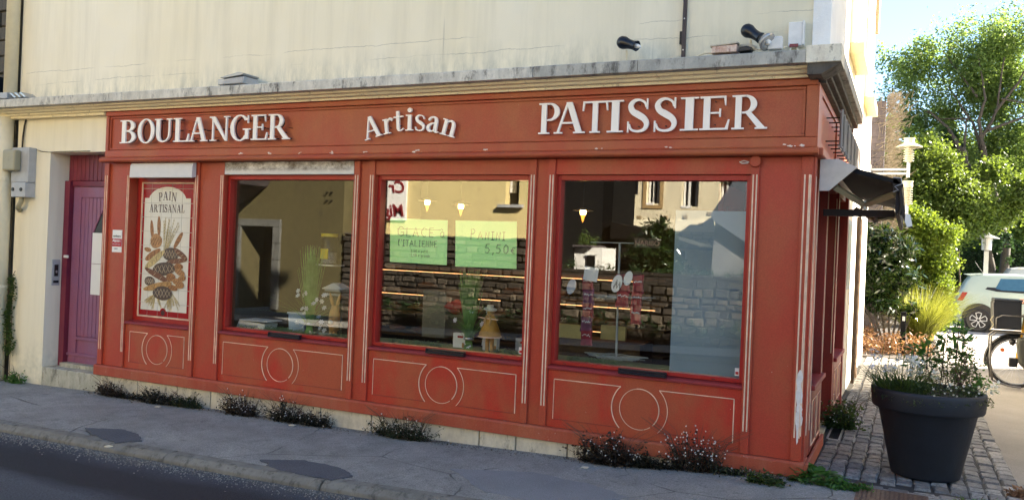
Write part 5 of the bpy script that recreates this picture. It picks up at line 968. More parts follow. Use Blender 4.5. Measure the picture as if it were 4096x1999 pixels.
# ------------------------------------------------------------------ weeds along the foot of the shopfront
def weed(x, y, n, r, h, label, mat='weed', leaf=.026, fl=0, grp='weeds along the foot of the shopfront', kind='wall_weed', cat='weed'):
    t = thing(kind, label, cat, (x, y, g(x)), grp); z = g(x); m = MB(); C = []; F = []
    leaf = leaf*rng.uniform(.8, 1.5)
    for i in range(int(n/50)):
        a = rng.uniform(0, 2*math.pi); L_ = h*rng.uniform(.9, 1.7); x0 = x+r*.6*math.cos(a); m.tube([(x0, y-.02, z), (x0+math.cos(a)*L_*.3, y-.05, z+L_*.6), (x0+math.cos(a)*L_*.75, y-.07, z+L_*.85)], [.0022, .0016, .001], 4, False)
    for i in range(int(n/14)):
        a = rng.uniform(0, 2*math.pi); rr = r*math.sqrt(rng.uniform(0, 1)); x0, y0 = x+rr*math.cos(a)*.9, y-abs(rr*math.sin(a)*.28); hh = 1.25*h*rng.uniform(.35, 1)*(1-.6*(rr/r)**2); dx, dy = rng.normal()*.06+.25*(x0-x), -abs(rng.normal())*.05
        P = [(x0, y0, z), (x0+dx*.5, y0+dy*.5, z+hh*.55), (x0+dx, y0+dy, z+hh)]; m.tube(P, [.0022, .0016, .001], 4, False)
        for k in range(14): t_ = rng.uniform(.0, 1); C.append([x0+dx*t_+rng.normal()*.018, y0+dy*t_+rng.normal()*.014-.01, max(z+.006, z+hh*t_+rng.normal()*.012)])
        if rng.uniform() < fl*.95: F.append((P[2][0], P[2][1]-.012, P[2][2]+.006))
    m.build('stems', twig, t); polys('leaves', leafquads(np.array(C), leaf, .4), None, V_[mat], t)
    if F: daisies('flowers', F, .0075, t, False)
    return t
W_ = [(-7.27, 1500, .20, .17, 'reddish weed tuft at the left end of the shopfront, below the tiled panel', 0), (-7.0, 500, .12, .09, 'low brown weed just right of the tuft below the tiled panel', 0), (-6.55, 2000, .28, .14, 'spreading dark weed below the second pilaster', .06), (-6.12, 1300, .18, .13, 'dark weed with dry stems between the tiled panel and the left window', .05),
 (-5.38, 1900, .24, .22, 'bushy dark weed with white daisies below the left window', .5), (-4.80, 1800, .20, .21, 'dark daisy weed standing below the right half of the left window', .35), (-4.45, 1400, .17, .14, 'low dark weed before the pilaster between left and middle windows', .2),
 (-3.45, 2600, .30, .21, 'wide dark weed clump with daisies below the middle window', .25), (-1.47, 2200, .26, .23, 'dark daisy weed below the left half of the right window', .4), (-1.15, 1100, .2, .11, 'low dark weed below the painted circle of the right panel', .15), (-.76, 1900, .20, .30, 'tall dark daisy weed below the right half of the right window', .8), (-.45, 500, .2, .07, 'low sprawling weed near the right corner of the shopfront', .05)]
for k_, (x, n, r, h, lab, fl) in enumerate(W_): weed(x, -.055, int(n*.8), r, h, lab, mat=('weed_red', 'weed', 'weed', 'weed_green')[k_ % 4], fl=fl)
weed(-8.93, -.06, 420, .10, .16, 'green weed tuft on the pavement at the foot of the cream wall', 'dock', .03, 0, None); weed(-.22, -.25, 600, .13, .09, 'small green weed in the pavement crack before the corner', 'pot', .028, 0, None)
def rosette(x, y, z, n, L, label, hh=.5):
    t = thing('broad_leaf_weed', label, 'weed', (x, y, z)); V = []
    for i in range(n):
        a = rng.uniform(0, 6.28); e = rng.uniform(.15, 1.25); l = L*rng.uniform(.5, 1); w_ = l*.24; d = np.array([math.cos(a)*math.cos(e), math.sin(a)*math.cos(e), math.sin(e)]); s_ = np.array([-math.sin(a), math.cos(a), 0]); b = np.array([x+rng.normal()*.06, y+rng.normal()*.05, z])
        prev = b; 
        for k in range(6):
            t0, t1 = k/6, (k+1)/6; f = lambda t: w_*math.sin(math.pi*min(1, t*.9+.08))*(1+.35*math.sin(t*22+i)); c0 = b+d*l*t0-np.array([0, 0, l*.45*t0*t0]); c1 = b+d*l*t1-np.array([0, 0, l*.45*t1*t1]); V.append([c0-s_*f(t0), c1-s_*f(t1), c1, c0]); V.append([c0, c1, c1+s_*f(t1)+np.array([0, 0, .004]), c0+s_*f(t0)+np.array([0, 0, .004])])
    polys('leaves', np.array(V), None, V_['dock'], t); return t
rosette(.10, .0, .0, 60, .22, 'large broad-leaved green weed at the right corner of the shopfront'); 
o = weed(.30, -.10, 900, .17, .07, 'low green weeds spreading from the corner over the first setts', 'dock', .03, 0, None)
weed(.12, 2.15, 1100, .16, .30, 'daisy weed growing beside the second red pillar on the side', 'pot', .035, .5, None); weed(.14, 2.75, 500, .1, .25, 'thin green weed at the foot of the far red pillar', 'pot', .035, .2, None)
weed(1.15, -.12, 420, .12, .07, 'small green weed between the setts in front of the planter', 'dock', .025, 0, None); weed(1.50, .35, 600, .12, .10, 'dry yellowish grass tuft at the edge of the setts right of the planter', 'dry', .04, 0, None)
t = thing('wall_ivy', 'thin ivy climbing beside the downpipe at the left end of the wall', 'climbing plant', (-9.13, -.05, 0)); C = []
for i in range(900):
    z = rng.uniform(.1, 1.02); C.append([-9.14+rng.normal()*.03*(1.4-z)+.03*math.sin(z*9), -.06+rng.normal()*.02, z+rng.normal()*.02])
polys('leaves', leafquads(np.array(C), .035, .6), None, V_['pot'], t); MB().tube([(-9.14, -.03, -.2), (-9.12, -.04, .4), (-9.13, -.04, 1.05), (-9.06, -.06, 1.10)], .004, 5).build('stem', twig, t)
t = thing('edge_bush', 'dark ivy at the lower left edge of the picture', 'climbing plant', (-9.5, -.1, -.2)); C = np.stack([rng.uniform(-9.9, -9.42, 1500), rng.uniform(-.12, .05, 1500), rng.uniform(-.3, .35, 1500)], 1); polys('leaves', leafquads(C, .06, .7), None, V_['hedge'], t)
n = 2600; lx = rng.uniform(-7.7, .1, n); ly = -.045-np.abs(rng.normal(0, .07, n)); C = np.stack([lx, ly, [g(q)+.006 for q in lx]], 1)
o = polys('wall_foot_litter', leafquads(C, .016, .5, 2.0), None, simple('litter_brown', (.09, .07, .05), .9, var=.5, scale=60)); o['kind'] = 'stuff'; o['label'] = 'brown grit and dead bits gathered along the foot of the shopfront'
# small litter
for k, (x, y) in enumerate(((-6.35, -.28), (-5.3, -1.72), (-4.62, -.22), (-1.6, -.30))):
    tag(MB().prism([(x-.03, g(x)+.004), (x+.03, g(x)+.006), (x+.035, g(x)+.012), (x-.02, g(x)+.014)], y-.02, y+.02).build('dry_leaf', M['plinth']), ['curled pale leaf on the pavement under the weeds left of the left window', 'pale leaf lying in the gutter', 'pale leaf below the left window', 'small pale scrap below the right window'][k], 'leaf')

# ------------------------------------------------------------------ display ledge and things behind the glass
lg = bx(-5.83, -.30, .187, .62, .55, .648).build('display_ledge', simple('ledge_green', (.20, .26, .12), .8), bevel=.003); tag(lg, 'long green display ledge running behind the three shop windows', 'shelf')
def mosspile(x0, x1, label, n=1400, mat='moss'):
    t = thing('decorative_moss', label, 'decoration', ((x0+x1)/2, .2, .65)); C = np.stack([rng.uniform(x0, x1, n), .205+np.abs(rng.normal(0, .06, n)), .652+np.abs(rng.normal(0, .018, n))], 1); polys('fibres', leafquads(C, .05, .15), None, V_[mat], t)
mosspile(-5.76, -4.25, 'brownish decorative grass along the bottom of the left window'); mosspile(-3.85, -3.3, 'dark green moss at the left bottom of the middle window', 1000); mosspile(-2.75, -2.38, 'blue-green raffia heap at the right bottom of the middle window', 700); mosspile(-2.0, -1.55, 'green raffia heap at the left bottom of the right window', 900); mosspile(-1.0, -.5, 'green raffia strip at the right bottom of the right window', 800)
def bunch(x, y, label, H, n, fw_, nf):
    t = thing('dried_grass_bunch', label, 'bouquet', (x, y, .65)); V = []
    for i in range(n):
        a = rng.uniform(0, 6.28); r = .045*math.sqrt(rng.uniform(0, 1)); h = H*rng.uniform(.7, 1); b = np.array([x+r*math.cos(a), y+r*.7*math.sin(a), .65]); tp_ = b+np.array([rng.normal()*.045+r*math.cos(a)*.5, rng.normal()*.03, h]); wst = np.array([x, y, .76])+(b-np.array([x, y, .65]))*.6
        P = [b, wst, wst+(tp_-wst)*.5, tp_]
        for k in range(3): w0, w1 = .0056*(1-k*.25), .0056*(1-(k+1)*.25); s_ = np.array([1, .2, 0]); V.append([P[k]-s_*w0, P[k]+s_*w0, P[k+1]+s_*w1, P[k+1]-s_*w1])
    V = np.array(V); polys('blades', V, None, V_['bunch'], t)
    polys('drooping_blades', blades((x, y, .74), int(n*.45), .03, .42, fw_, .007, 1.3, 5), None, V_['bunch'], t)
    P = [(x+rng.uniform(-.20, .20), y-.04+rng.uniform(-.02, .06), .65+rng.uniform(.02, .45)) for _ in range(nf)]; daisies('white_blooms', P, .030, t, False)
    MB().lathe([(.046, .10), (.050, .11), (.046, .125)], (x, y, .65), 14, cap=False).build('tie', M['steel'], t)
bunch(-4.86, .27, 'tied bunch of tall green grass with white blossoms in the left window', .92, 170, .8, 22); bunch(-3.0, .27, 'thick tied bunch of green stems with white blossoms in the middle window', .76, 260, .35, 12)
sc_ = thing('kitchen_scale', 'flat white kitchen scale on the ledge in the left window', 'scale', (-5.57, .3, .65)); MB().prism([(-5.80, .652), (-5.42, .652), (-5.40, .715), (-5.76, .735)], .22, .42).build('scale_body', M['whiteplastic'], sc_, bevel=.006); bx(-5.77, -5.50, .216, .221, .67, .70).build('display_strip', M['grey'], sc_); bx(-5.74, -5.36, .2, .44, .738, .748).build('pan', M['whiteplastic'], sc_, bevel=.003)
t = thing('blue_tub', 'pale blue plastic tub behind the grass in the left window', 'tub', (-5.1, .45, .65)); MB().prism([(-5.22, .65), (-5.02, .65), (-5.0, .83), (-5.235, .83)], .38, .5).build('tub', simple('pale_blue', (.32, .42, .55), .5), t, bevel=.006); bx(-5.245, -4.99, .37, .51, .83, .85).build('lid', simple('pale_blue_lid', (.5, .56, .62), .5), t, bevel=.004)
wood = simple('light_wood_figure', (.48, .26, .08), .6, var=.25, scale=18); wood2 = simple('ochre_wood_dress', (.50, .24, .03), .6, var=.25, scale=18)
t = thing('wooden_rabbit', 'wooden rabbit figure with long ears standing in the left window', 'figurine', (-4.58, .3, .65)); MB().lathe([(.0, .0), (.05, .01), (.062, .08), (.055, .18), (.035, .26), (.0, .27)], (-4.57, .30, .70), 14).build('body', wood, t, smooth=True); 
for s_ in (-1, 1): MB().lathe([(.0, 0), (.016, .03), (.018, .09), (.0, .16)], (-4.57+s_*.02, .30, .95), 10, (s_*.35, 0, 1)).build('ear', wood, t, smooth=True); bx(-4.585+s_*.022-.012, -4.57+s_*.022+.008, .28, .32, .65, .71).build('leg', wood, t, bevel=.004)
MB().blob((-4.57, .24, .80), (.024,)*3, 3, .05).build('tail', M['plinth'], t, smooth=True); MB().tube([(-4.64, .27, .77), (-4.57, .23, .76), (-4.50, .27, .77)], .004, 6).build('rope', M['cream_line'], t)
t = thing('wooden_doll', 'wooden goose-girl doll in an ochre dress with a straw hat in the middle window', 'figurine', (-2.76, .22, .65))
MB().lathe([(.0, 0), (.105, .0), (.100, .03), (.060, .13), (.038, .19), (.0, .20)], (-2.76, .23, .80), 16).build('dress', wood2, t, smooth=True); MB().tube([(-2.76+.106*math.cos(a), .23+.106*math.sin(a), .803) for a in np.linspace(0, 6.283, 21)], .006, 6).build('hem', M['cream_line'], t)
MB().lathe([(.0, 0), (.030, .01), (.036, .04), (.028, .07), (.0, .08)], (-2.76, .23, .985), 14).build('head', wood, t, smooth=True); MB().lathe([(.0, .03), (.03, .028), (.035, .0), (.062, -.004), (.062, -.010), (.0, -.008)], (-2.765, .225, 1.06), 18, (.15, -.15, 1)).build('hat', M['plinth'], t)
for s_ in (-1, 1): MB().tube([(-2.76+s_*.025, .23, .65), (-2.76+s_*.022, .23, .81)], .020, 8).build('leg', wood, t); MB().tube([(-2.76+s_*.012, .185, 1.0), (-2.76+s_*.03, .17, .95), (-2.76+s_*.022, .165, .91)], [.008, .012, .006], 6).build('braid', wood, t)
MB().tube([(-2.86, .18, .975), (-2.66, .18, .965)], .005, 6).build('stick', M['cream_line'], t)
for x, lab, mt_ in ((-3.24, 'white printed card box left of the green stems in the middle window', 'paper'), (-2.92, 'pale card standing between the stems and the doll', 'paper'), (-2.58, 'grey card leaning behind the doll in the middle window', 'grey')):
    t = thing('card_box', lab, 'box', (x, .4, .65)); bx(x, x+.15, .40, .46, .65, .79).build('card', M[mt_], t, bevel=.003); bx(x+.05, x+.11, .398, .4005, .745, .765).build('red_print', M['frame'], t); bx(x+.10, x+.145, .3975, .4003, .655, .70).build('brown_print', wood, t)
t = thing('candy_jar', 'clear sweets jar with yellow lid on a small shelf in the left window', 'jar', (-5.07, .8, 1.35)); yl = simple('yellow_plastic', (.62, .50, .02), .4, bmp=0); MB().lathe([(.0, 0), (.085, .0), (.09, .02), (.09, .27), (.07, .30), (.0, .30)], (-5.06, .8, 1.362), 20).build('jar_body', glassmat('jar_glass', 1.4, (.8, .8, .75)), t, smooth=True); MB().lathe([(.0, .30), (.092, .30), (.092, .335), (.0, .335)], (-5.06, .8, 1.362), 20).build('lid', yl, t); bx(-5.10, -5.0, .70, .712, 1.42, 1.53).build('label', yl, t, bevel=.003); MB().lathe([(.0, .01), (.083, .012), (.083, .13), (.0, .14)], (-5.06, .8, 1.362), 16).build('sweets', simple('sweets', (.5, .47, .5), .6, var=.6, scale=60), t)
tag(bx(-5.28, -4.93, .72, .92, 1.345, 1.36).build('glass_shelf', M['whiteplastic']), 'small white shelf carrying the sweets jar', 'shelf')
t = thing('book_stack', 'stack of brochures with a white sheet on top behind the rabbit', 'books', (-4.8, .6, 1.0)); 
for i in range(4): bx(-4.93+i*.006, -4.70-i*.004, .56, .72, 1.02+i*.022, 1.04+i*.022).build('brochure', M['grey'] if i % 2 else M['dkmetal'], t, bevel=.002)
MB().prism([(-4.95, 1.112), (-4.81, 1.175), (-4.67, 1.118), (-4.68, 1.110), (-4.94, 1.106)], .56, .72).build('folded_sheet', M['paper'], t)
tag(bx(-5.0, -4.62, .5, .8, .65, 1.018).build('display_box', simple('display_box', (.10, .075, .04), .7)), 'dark display block under the brochures', 'box')
# sweet stand
ws = simple('dull_white_wire', (.38, .40, .38), .4); t = thing('sweet_stand', 'white wire sweet stand with a Haribo top plate in the right window', 'display stand', (-1.62, .45, .65))
MB().tube([(-1.62, .45, .66), (-1.63, .45, 1.70)], .010, 10).build('pole', ws, t); MB().tube([(-1.90, .45, 1.70), (-1.46, .45, 1.705)], .005, 6).build('top_wire', ws, t)
bx(-1.50, -1.265, .445, .452, 1.67, 1.75).build('name_plate', simple('name_plate_dull', (.09, .055, .03), .5), t); text_obj('HARIBO', -1.488, .4445, 1.690, .060, simple('plate_letters', (.30, .16, .12), .5, bmp=0), t, .0012, bold=.0016)
for z, rr, n in ((.68, .27, 5), (1.205, .31, 5)):
    for k in range(n):
        a0 = rng.uniform(0, .3); P = []
        for i in range(41): a = 2*math.pi*i/40; r = rr*(.45+.12*k)*(1+.22*math.cos(5*a+k)); P.append((-1.62+r*math.cos(a), .45+r*.42*math.sin(a), z+.008*k))
        MB().tube(P, .0038, 5, False).build('wire_ring', ws, t)
    for k in range(5): a = 2*math.pi*k/5+.4; MB().tube([(-1.62, .45, z+.02), (-1.62+rr*math.cos(a), .45+rr*.42*math.sin(a), z+.01)], .004, 5).build('wire_hook', ws, t)
bagm = simple('red_sweet_bag', (.28, .02, .035), .3, var=.4, scale=22); bagp = simple('purple_sweet_bag', (.16, .03, .09), .3, var=.4, scale=22)
def bags(x, z0, z1, lab, w_, mats):
    t = thing('sweet_bags', lab, 'sweet bags', (x, .36, z0)); n = max(2, int((z1-z0)/.11)); 
    for i in range(n):
        z = z0+(z1-z0)*(i+.5)/n; h = (z1-z0)/n*.60; hw = w_/2; dx = random.uniform(-.012, .012); tl = random.uniform(-.12, .12); Q = [(-hw*.95, -h), (-hw*.5, -h*1.04), (0, -h*.97), (hw*.5, -h*1.03), (hw, -h), (hw*.86, -h*.5), (hw*.84, .4*h), (hw*.98, h), (hw*.4, h*1.02), (-hw*.3, h*.97), (-hw, h), (-hw*.86, .5*h), (-hw*.84, -.4*h)]; b = MB().prism([(x+dx+a+tl*c_, z+c_) for a, c_ in Q], .345, .372).build('bag', mats[i % len(mats)], t, bevel=.011)
        mo = MB(); [mo.tube([(x+dx-hw*.6+q*hw*.22, .3435, z+h*.25+random.uniform(-.008, .008)), (x+dx-hw*.45+q*hw*.22, .3435, z+h*.25+random.uniform(-.012, .012))], .0045, 5) for q in range(6)]; mo.build('printed_motif', M['paper'], b)
bags(-1.87, .80, 1.40, 'column of purple and red sweet bags hanging left of the white pole', .12, [bagm, bagp]); bags(-1.56, 1.16, 1.42, 'red sweet bag hanging right of the white pole', .13, [bagm]); bags(-1.43, 1.02, 1.42, 'faded red sweet bags hanging at the far right of the wire stand', .11, [bagm])
for cx, cz, r, lab in ((-1.84, 1.42, .06, 'white printed card on top of the purple bags'), (-2.02, 1.30, .055, 'round white card at the left of the sweet stand'), (-1.60, 1.35, .062, 'white oval card with black print on the red bag'), (-1.50, 1.40, .05, 'white half-round card behind the pole')):
    t = thing('price_card', lab, 'card', (cx, .32, cz), 'cards on the sweet stand')
    if cz > 1.415: MB().obox((cx, .325, cz), (.13, .005, .12), (0, R(8), 0)).build('card', M['paper'], t)
    else: MB().prism([(cx+r*.75*math.cos(a)+.25*r*math.sin(a), cz+r*1.25*math.sin(a)) for a in np.linspace(0, 6.28, 19)[:-1]], .322, .327).build('card', M['paper'], t)
    if cx == -1.60:
        for q in range(7): bx(cx-.028+q*.009, cx-.022+q*.009, .3205, .3218, cz-.045+.015*(q % 3), cz-.02+.018*(q % 4)).build('print', M['black'], t)
tag(bx(-1.075, -.45, .20, .215, .648, 1.985).build('pale_panel', simple('pale_blue_panel', (.22, .29, .34), .5, var=.05, scale=2, bmp=0)), 'tall pale blue-grey panel standing behind the right half of the right window', 'panel')
# cone lamps
bulb = simple('bulb_glow', (1, .8, .5), .5, bmp=0, emit=((1.0, .62, .25), 4.0)); cone = simple('orange_cone_glow', (.9, .4, .1), .5, bmp=0, emit=((1.0, .36, .05), .35))
for (x, z, lab) in ((-4.32, 2.08, 'lit pendant lamp seen through the middle window, left of the pair'), (-3.88, 2.04, 'smaller lit pendant lamp seen through the middle window, right of the pair'), (-2.42, 2.00, 'lit pendant lamp seen through the dark left part of the right window')):
    t = thing('pendant_lamp', lab, 'ceiling lamp', (x, 1.6, z)); MB().lathe([(.0, .0), (.028, .0), (.032, .03), (.03, .05), (.0, .05)], (x, 1.6, z), 16).build('bulb', bulb, t); MB().lathe([(.0, -.085), (.012, -.05), (.024, -.002), (.0, -.002)], (x, 1.6, z), 16).build('glass_cone', cone, t); MB().lathe([(.03, .055), (.10, .045), (.11, .042), (.02, .07)], (x, 1.6, z), 20).build('shade_disc', simple('lamp_disc', (.4, .33, .25), .3, .5), t); MB().tube([(x, 1.6, z+.06), (x, 1.6, 2.72)], .004, 6).build('cord', M['black'], t)
tubem = simple('warm_tube_glow', (1, .6, .3), .5, bmp=0, emit=((1.0, .45, .18), .55))
sh = thing('bread_shelving', 'warmly lit bread shelves at the back of the shop', 'shelving', (-4, 2.1, 0)); swood = simple('shelf_wood', (.09, .045, .015), .6, var=.3)
for z in (.55, .82, 1.09, 1.36): bx(-5.6, -1.6, 1.95, 2.35, z-.03, z).build('shelf', swood, sh, bevel=.003)
for x0, x1, z in ((-5.5, -4.0, 1.30), (-3.95, -3.0, 1.30), (-5.3, -3.5, 1.02), (-2.95, -1.9, 1.32), (-3.0, -1.7, 1.03), (-3.0, -2.0, .76)): MB().tube([(x0, 1.93, z), (x1, 1.93, z)], .0030, 6).build('light_strip', tubem, sh)
lf = simple('bread_crust', (.15, .06, .018), .7, var=.4, scale=25)
lt_ = thing('loaves_on_shelves', 'rows of brown loaves on the lit shelves at the back of the shop', 'bread', (-4, 2.1, .6), None); k_ = 0
for z in (.56, .83, 1.10):
    x = -5.4
    while x < -1.8:
        if random.random() < .75: tag(MB().blob((x, 2.1, z+.035), (random.uniform(.07, .15), .06, .038), k_, .5).build('loaf', lf, None, smooth=True), 'brown loaf on the lit shelves at the back of the shop', 'bread', 'loaves on the back shelves')
        k_ += 1; x += random.uniform(.2, .42)
bpy.data.objects.remove(lt_)
tag(bx(-3.96, -3.68, 1.0, 1.5, .65, 1.14).build('display_case', simple('case_grey', (.20, .18, .13), .5), bevel=.006), 'upright grey display case inside the middle window', 'display case')
tag(MB().blob((-3.62, 1.1, .98), (.13, .1, .08), 2, .4).build('red_package', simple('bright_red_package', (.50, .035, .02), .4), smooth=True), 'blurred bright red package inside the middle window', 'package')
cb = thing('counter_glass', 'pale yellow lit counter boards low inside the right window', 'counter', (-2.2, 1.5, .6)); ye = simple('yellow_board', (.55, .48, .22), .6); bx(-2.62, -2.30, 1.45, 1.5, .72, .86).build('board', ye, cb); bx(-2.12, -1.86, 1.45, 1.5, .74, .88).build('board', ye, cb); bx(-2.7, -1.7, 1.45, 1.9, .3, .71).build('counter_body', swood, cb)
il = bpy.data.lights.new('shop_lamps', 'POINT'); il.energy = 1.0; il.color = (1, .62, .3); il.shadow_soft_size = .15; ilo = bpy.data.objects.new('shop_lamps', il); ilo.location = (-3.0, 1.5, 1.95); COL.objects.link(ilo)

# ------------------------------------------------------------------ across the street (seen in the reflections)
Yf = -9.75
# prototype handled with a unit block mesh kept at the origin
def unitblock(mat):
    m = MB(); V = [(-.5,-.04,-.5),(.5,-.04,-.5),(.5,-.04,.5),(-.5,-.04,.5),(-.5,.02,-.5),(.5,.02,-.5),(.5,.02,.5),(-.5,.02,.5),(-.42,.055,-.38),(.41,.05,-.40),(.43,.05,.40),(-.40,.06,.39)]
    m.add(V, [(0,1,2,3),(0,4,5,1),(1,5,6,2),(2,6,7,3),(3,7,4,0),(4,8,9,5),(5,9,10,6),(6,10,11,7),(7,11,8,4),(8,11,10,9)]); me = bpy.data.meshes.new('stone'); me.from_pydata(m.v, [], m.f); me.materials.append(mat); me.update()
    import bmesh as _b; b = _b.new(); b.from_mesh(me); _b.ops.recalc_face_normals(b, faces=b.faces); b.to_mesh(me); b.free(); return me
def stonewall(name, label, x0, x1, z1, y, cat='wall', st=M['stone'], mo=M['mortar'], hmin=.10, hmax=.19, z0=-.2, parent=None, part='stone', f0=None):
    t = parent or thing(name, label, cat, ((x0+x1)/2, y-.2, z0)); bx(x0, x1, y-.4, y-.03, z0-.3, z1-.02).build('core', mo, t); me = unitblock(st); z = z0; S = []
    while z < z1-.04:
        h = min(random.uniform(hmin, hmax), z1-z); x = x0
        while x < x1-.05:
            L = min(random.uniform(.14, .42), x1-x); S.append((x+L/2, z+h/2, L-.025, h-.022)); x += L
        z += h
    rest_ = MB()
    for i, (cx, cz, L, h) in enumerate(S):
        if i < 290:
            o = bpy.data.objects.new(part, me); COL.objects.link(o); o.parent = t; o.location = Vector((cx, y+random.uniform(-.02, .03), cz+random.uniform(-.018, .018))) - wloc(t); o.scale = (L*random.uniform(.9, 1), 1, h*random.uniform(.84, 1)); o.rotation_euler = (random.uniform(-.16, .16), random.uniform(-.05, .05), random.uniform(-.07, .07))
        else: rest_.box(cx-L/2, cx+L/2, y-.04, y+.05+random.uniform(-.02, .01), cz-h/2, cz+h/2)
    if rest_.v: rest_.build('stonework', st, t, stuff=True)
    return t
stonewall('roadside_wall', 'low dark stone wall across the street, mirrored in the right window', -6.6, 3.5, 1.27, Yf+.03)
stonewall('roadside_wall', 'taller dark stone wall across the street, mirrored in the middle window', -11.7, -6.62, 1.86, Yf+.02)
yb = thing('yellow_house', 'sunlit yellow rendered house across the street, mirrored in the middle window', 'house', (-9, Yf-2, 0)); yellow = concmat('yellow_render', (.64, .52, .25), (.61, .50, .25), (.45, .36, .18), .05, 2)
w = MB(); w.box(-11.75, -7.62, Yf-5, Yf-.42, -.2, 7.5); w.box(-7.62, -7.28, Yf-5, Yf-.42, -.2, 2.62); w.box(-7.62, -7.28, Yf-5, Yf-.72, 2.62, 3.6); w.box(-7.62, -7.28, Yf-5, Yf-.42, 3.6, 7.5); w.box(-7.28, -6.65, Yf-5, Yf-.42, -.2, 7.5); w.build('wall', yellow, yb); bx(-12, -6.5, Yf-5.2, Yf-.3, 7.5, 7.7).build('roof', M['slate'], yb)
bx(-6.65, -6.60, Yf-5, Yf-.40, -.2, 7.5).build('slate_cladding', simple('dark_slate_cladding', (.004, .0045, .005), .95, spec=.1), yb)
w_ = bx(-7.60, -7.30, Yf-.70, Yf-.66, 2.64, 3.6).build('window', M['black'], yb); bx(-7.60, -7.44, Yf-.65, Yf-.60, 2.9, 3.6).build('roller_shutter', M['whiteplastic'], w_); bx(-7.75, -7.15, Yf-.42, Yf-.30, 2.55, 2.62).build('window_sill', M['grey'], yb)
sn = thing('painted_sign', 'white sign with dark red lettering on the yellow house, seen reversed in the windows', 'sign', (-10.9, Yf-.38, 2.2)); bx(-11.64, -10.22, Yf-.41, Yf-.36, 2.20, 3.45).build('board', M['paper'], sn)
redt = simple('dark_red_lettering', (.22, .015, .02), .5, bmp=0); text_obj('Cr', -10.25, Yf-.352, 2.86, .40, redt, sn, .006, shear=.2, bold=.008, rotz=math.pi); text_obj('Mig', -10.25, Yf-.352, 2.30, .40, redt, sn, .006, shear=.2, bold=.008, rotz=math.pi)
ob = thing('ochre_house', 'ochre house with a granite door surround across the street, mirrored in the left window', 'house', (-13.5, Yf-2, 0)); ochre = concmat('ochre_render', (.085, .070, .028), (.075, .06, .026), (.05, .04, .02), .2, 2)
w = MB(); w.box(-19, -14.98, Yf-5, Yf-.02, -.2, 7.0); w.box(-13.92, -11.78, Yf-5, Yf-.02, -.2, 7.0); w.box(-14.98, -13.92, Yf-5, Yf-.02, 1.93, 7.0); w.box(-14.98, -13.92, Yf-5, Yf-1.2, -.2, 1.93); w.build('wall', ochre, ob); bx(-14.98, -13.92, Yf-.9, Yf-.85, -.1, 1.93).build('door', M['black'], ob)
gran = concmat('granite_block', (.13, .13, .12), (.09, .09, .085), (.05, .05, .045), .3)
bx(-15.22, -13.68, Yf-.05, Yf+.05, 1.94, 2.12).build('granite_block', gran, ob, bevel=.01)
for s_ in (0, 1):
    for k in range(5): x0 = -15.22 if s_ == 0 else -13.915; bx(x0, x0+.235, Yf-.3, Yf+.045, -.15+k*.42, .255+k*.42).build('granite_block', gran, ob, bevel=.01)
w = MB(); w.prism([(-19, 2.3), (-15.25, 2.42), (-14.2, 2.95), (-14.1, 3.1), (-19, 3.1)], Yf-.02, Yf+1.1); w.build('lean_to_roof', M['slate'], ob)
for i in range(2):
    for j in range(2): MB().tube([(-12.28+i*.14, Yf-.02, 2.62+j*.2), (-12.28+i*.14, Yf+.06, 2.62+j*.2)], .018, 8).build('wall_bolt', M['dkmetal'], ob)
dg = thing('dark_gable_house', 'black slate gable across the street, mirrored at the left of the right window', 'house', (-7, -15, 0)); w = MB(); w.box(-9, -6.33, -18, -13.9, -.2, 6.5); w.build('gable_wall', simple('black_slate', (.004, .0045, .005), .95, spec=.1), dg); w = MB(); w.prism([(-6.3, 2.43), (-4.7, 2.10), (-4.7, 2.0), (-6.3, 2.0)], -18, -13.7); w.build('lean_to_roof', simple('brown_slate', (.010, .008, .007), .95, spec=.1), dg); bx(-6.3, -4.85, -18, -13.9, -.2, 2.0).build('lean_to_wall', simple('brown_shed_wall', (.010, .008, .007), .95, spec=.1), dg)
hc = thing('cream_house', 'long cream house with small windows above a stone base, mirrored in the right window', 'house', (-4, -17, 0)); YC = -15.8; crm = concmat('pale_cream_render', (.70, .62, .44), (.64, .57, .42), (.5, .44, .32), .2, 1.5)
ops = [(-6.52, -6.25, 3.30, 4.3), (-6.00, -5.62, 3.05, 4.3), (-5.01, -4.55, 2.98, 4.2), (-3.98, -3.61, 2.90, 3.70)]
w = MB(); xs = [-6.98] + [v for o_ in ops for v in o_[:2]] + [1.5]
for i in range(0, len(xs), 2): w.box(xs[i], xs[i+1], YC-3, YC, 2.30, 6.5)
for a, b, c_, d_ in ops: w.box(a, b, YC-3, YC, 2.30, c_); w.box(a, b, YC-3, YC, d_, 6.5); w.box(a, b, YC-3, YC-.28, c_, d_)
w.build('wall', crm, hc); bx(-7.1, 1.6, YC-3.2, YC+.2, 6.5, 6.7).build('roof', M['slate'], hc); bx(-6.98, 1.5, YC-3, YC-.02, -.2, 2.29).build('base_core', M['mortar'], hc)
bx(-6.98, 1.5, YC-.01, YC+.02, 2.31, 2.62).build('pale_band', concmat('pale_band_render', (.84, .76, .56), (.80, .72, .54), (.6, .5, .4), .05), hc)
for a, b, c_, d_ in ops:
    f = MB().box(a, b, YC-.25, YC-.2, c_, d_).build('window', M['black'], hc); bx(a+.02, a+.07, YC-.19, YC-.15, c_, d_).build('window_frame', M['whiteplastic'], f); bx(a+.15, a+.20, YC-.19, YC-.12, c_, d_).build('window_frame', M['whiteplastic'], f); bx(a, a+(b-a)*.55, YC-.2, YC+.02, c_-.04, c_+.02).build('window_sill', M['paper'], hc)
    bx(b-.10, b-.01, YC-.19, YC-.08, c_+.02, d_).build('shutter', M['grey'], f)
a, b, c_, d_ = ops[1]
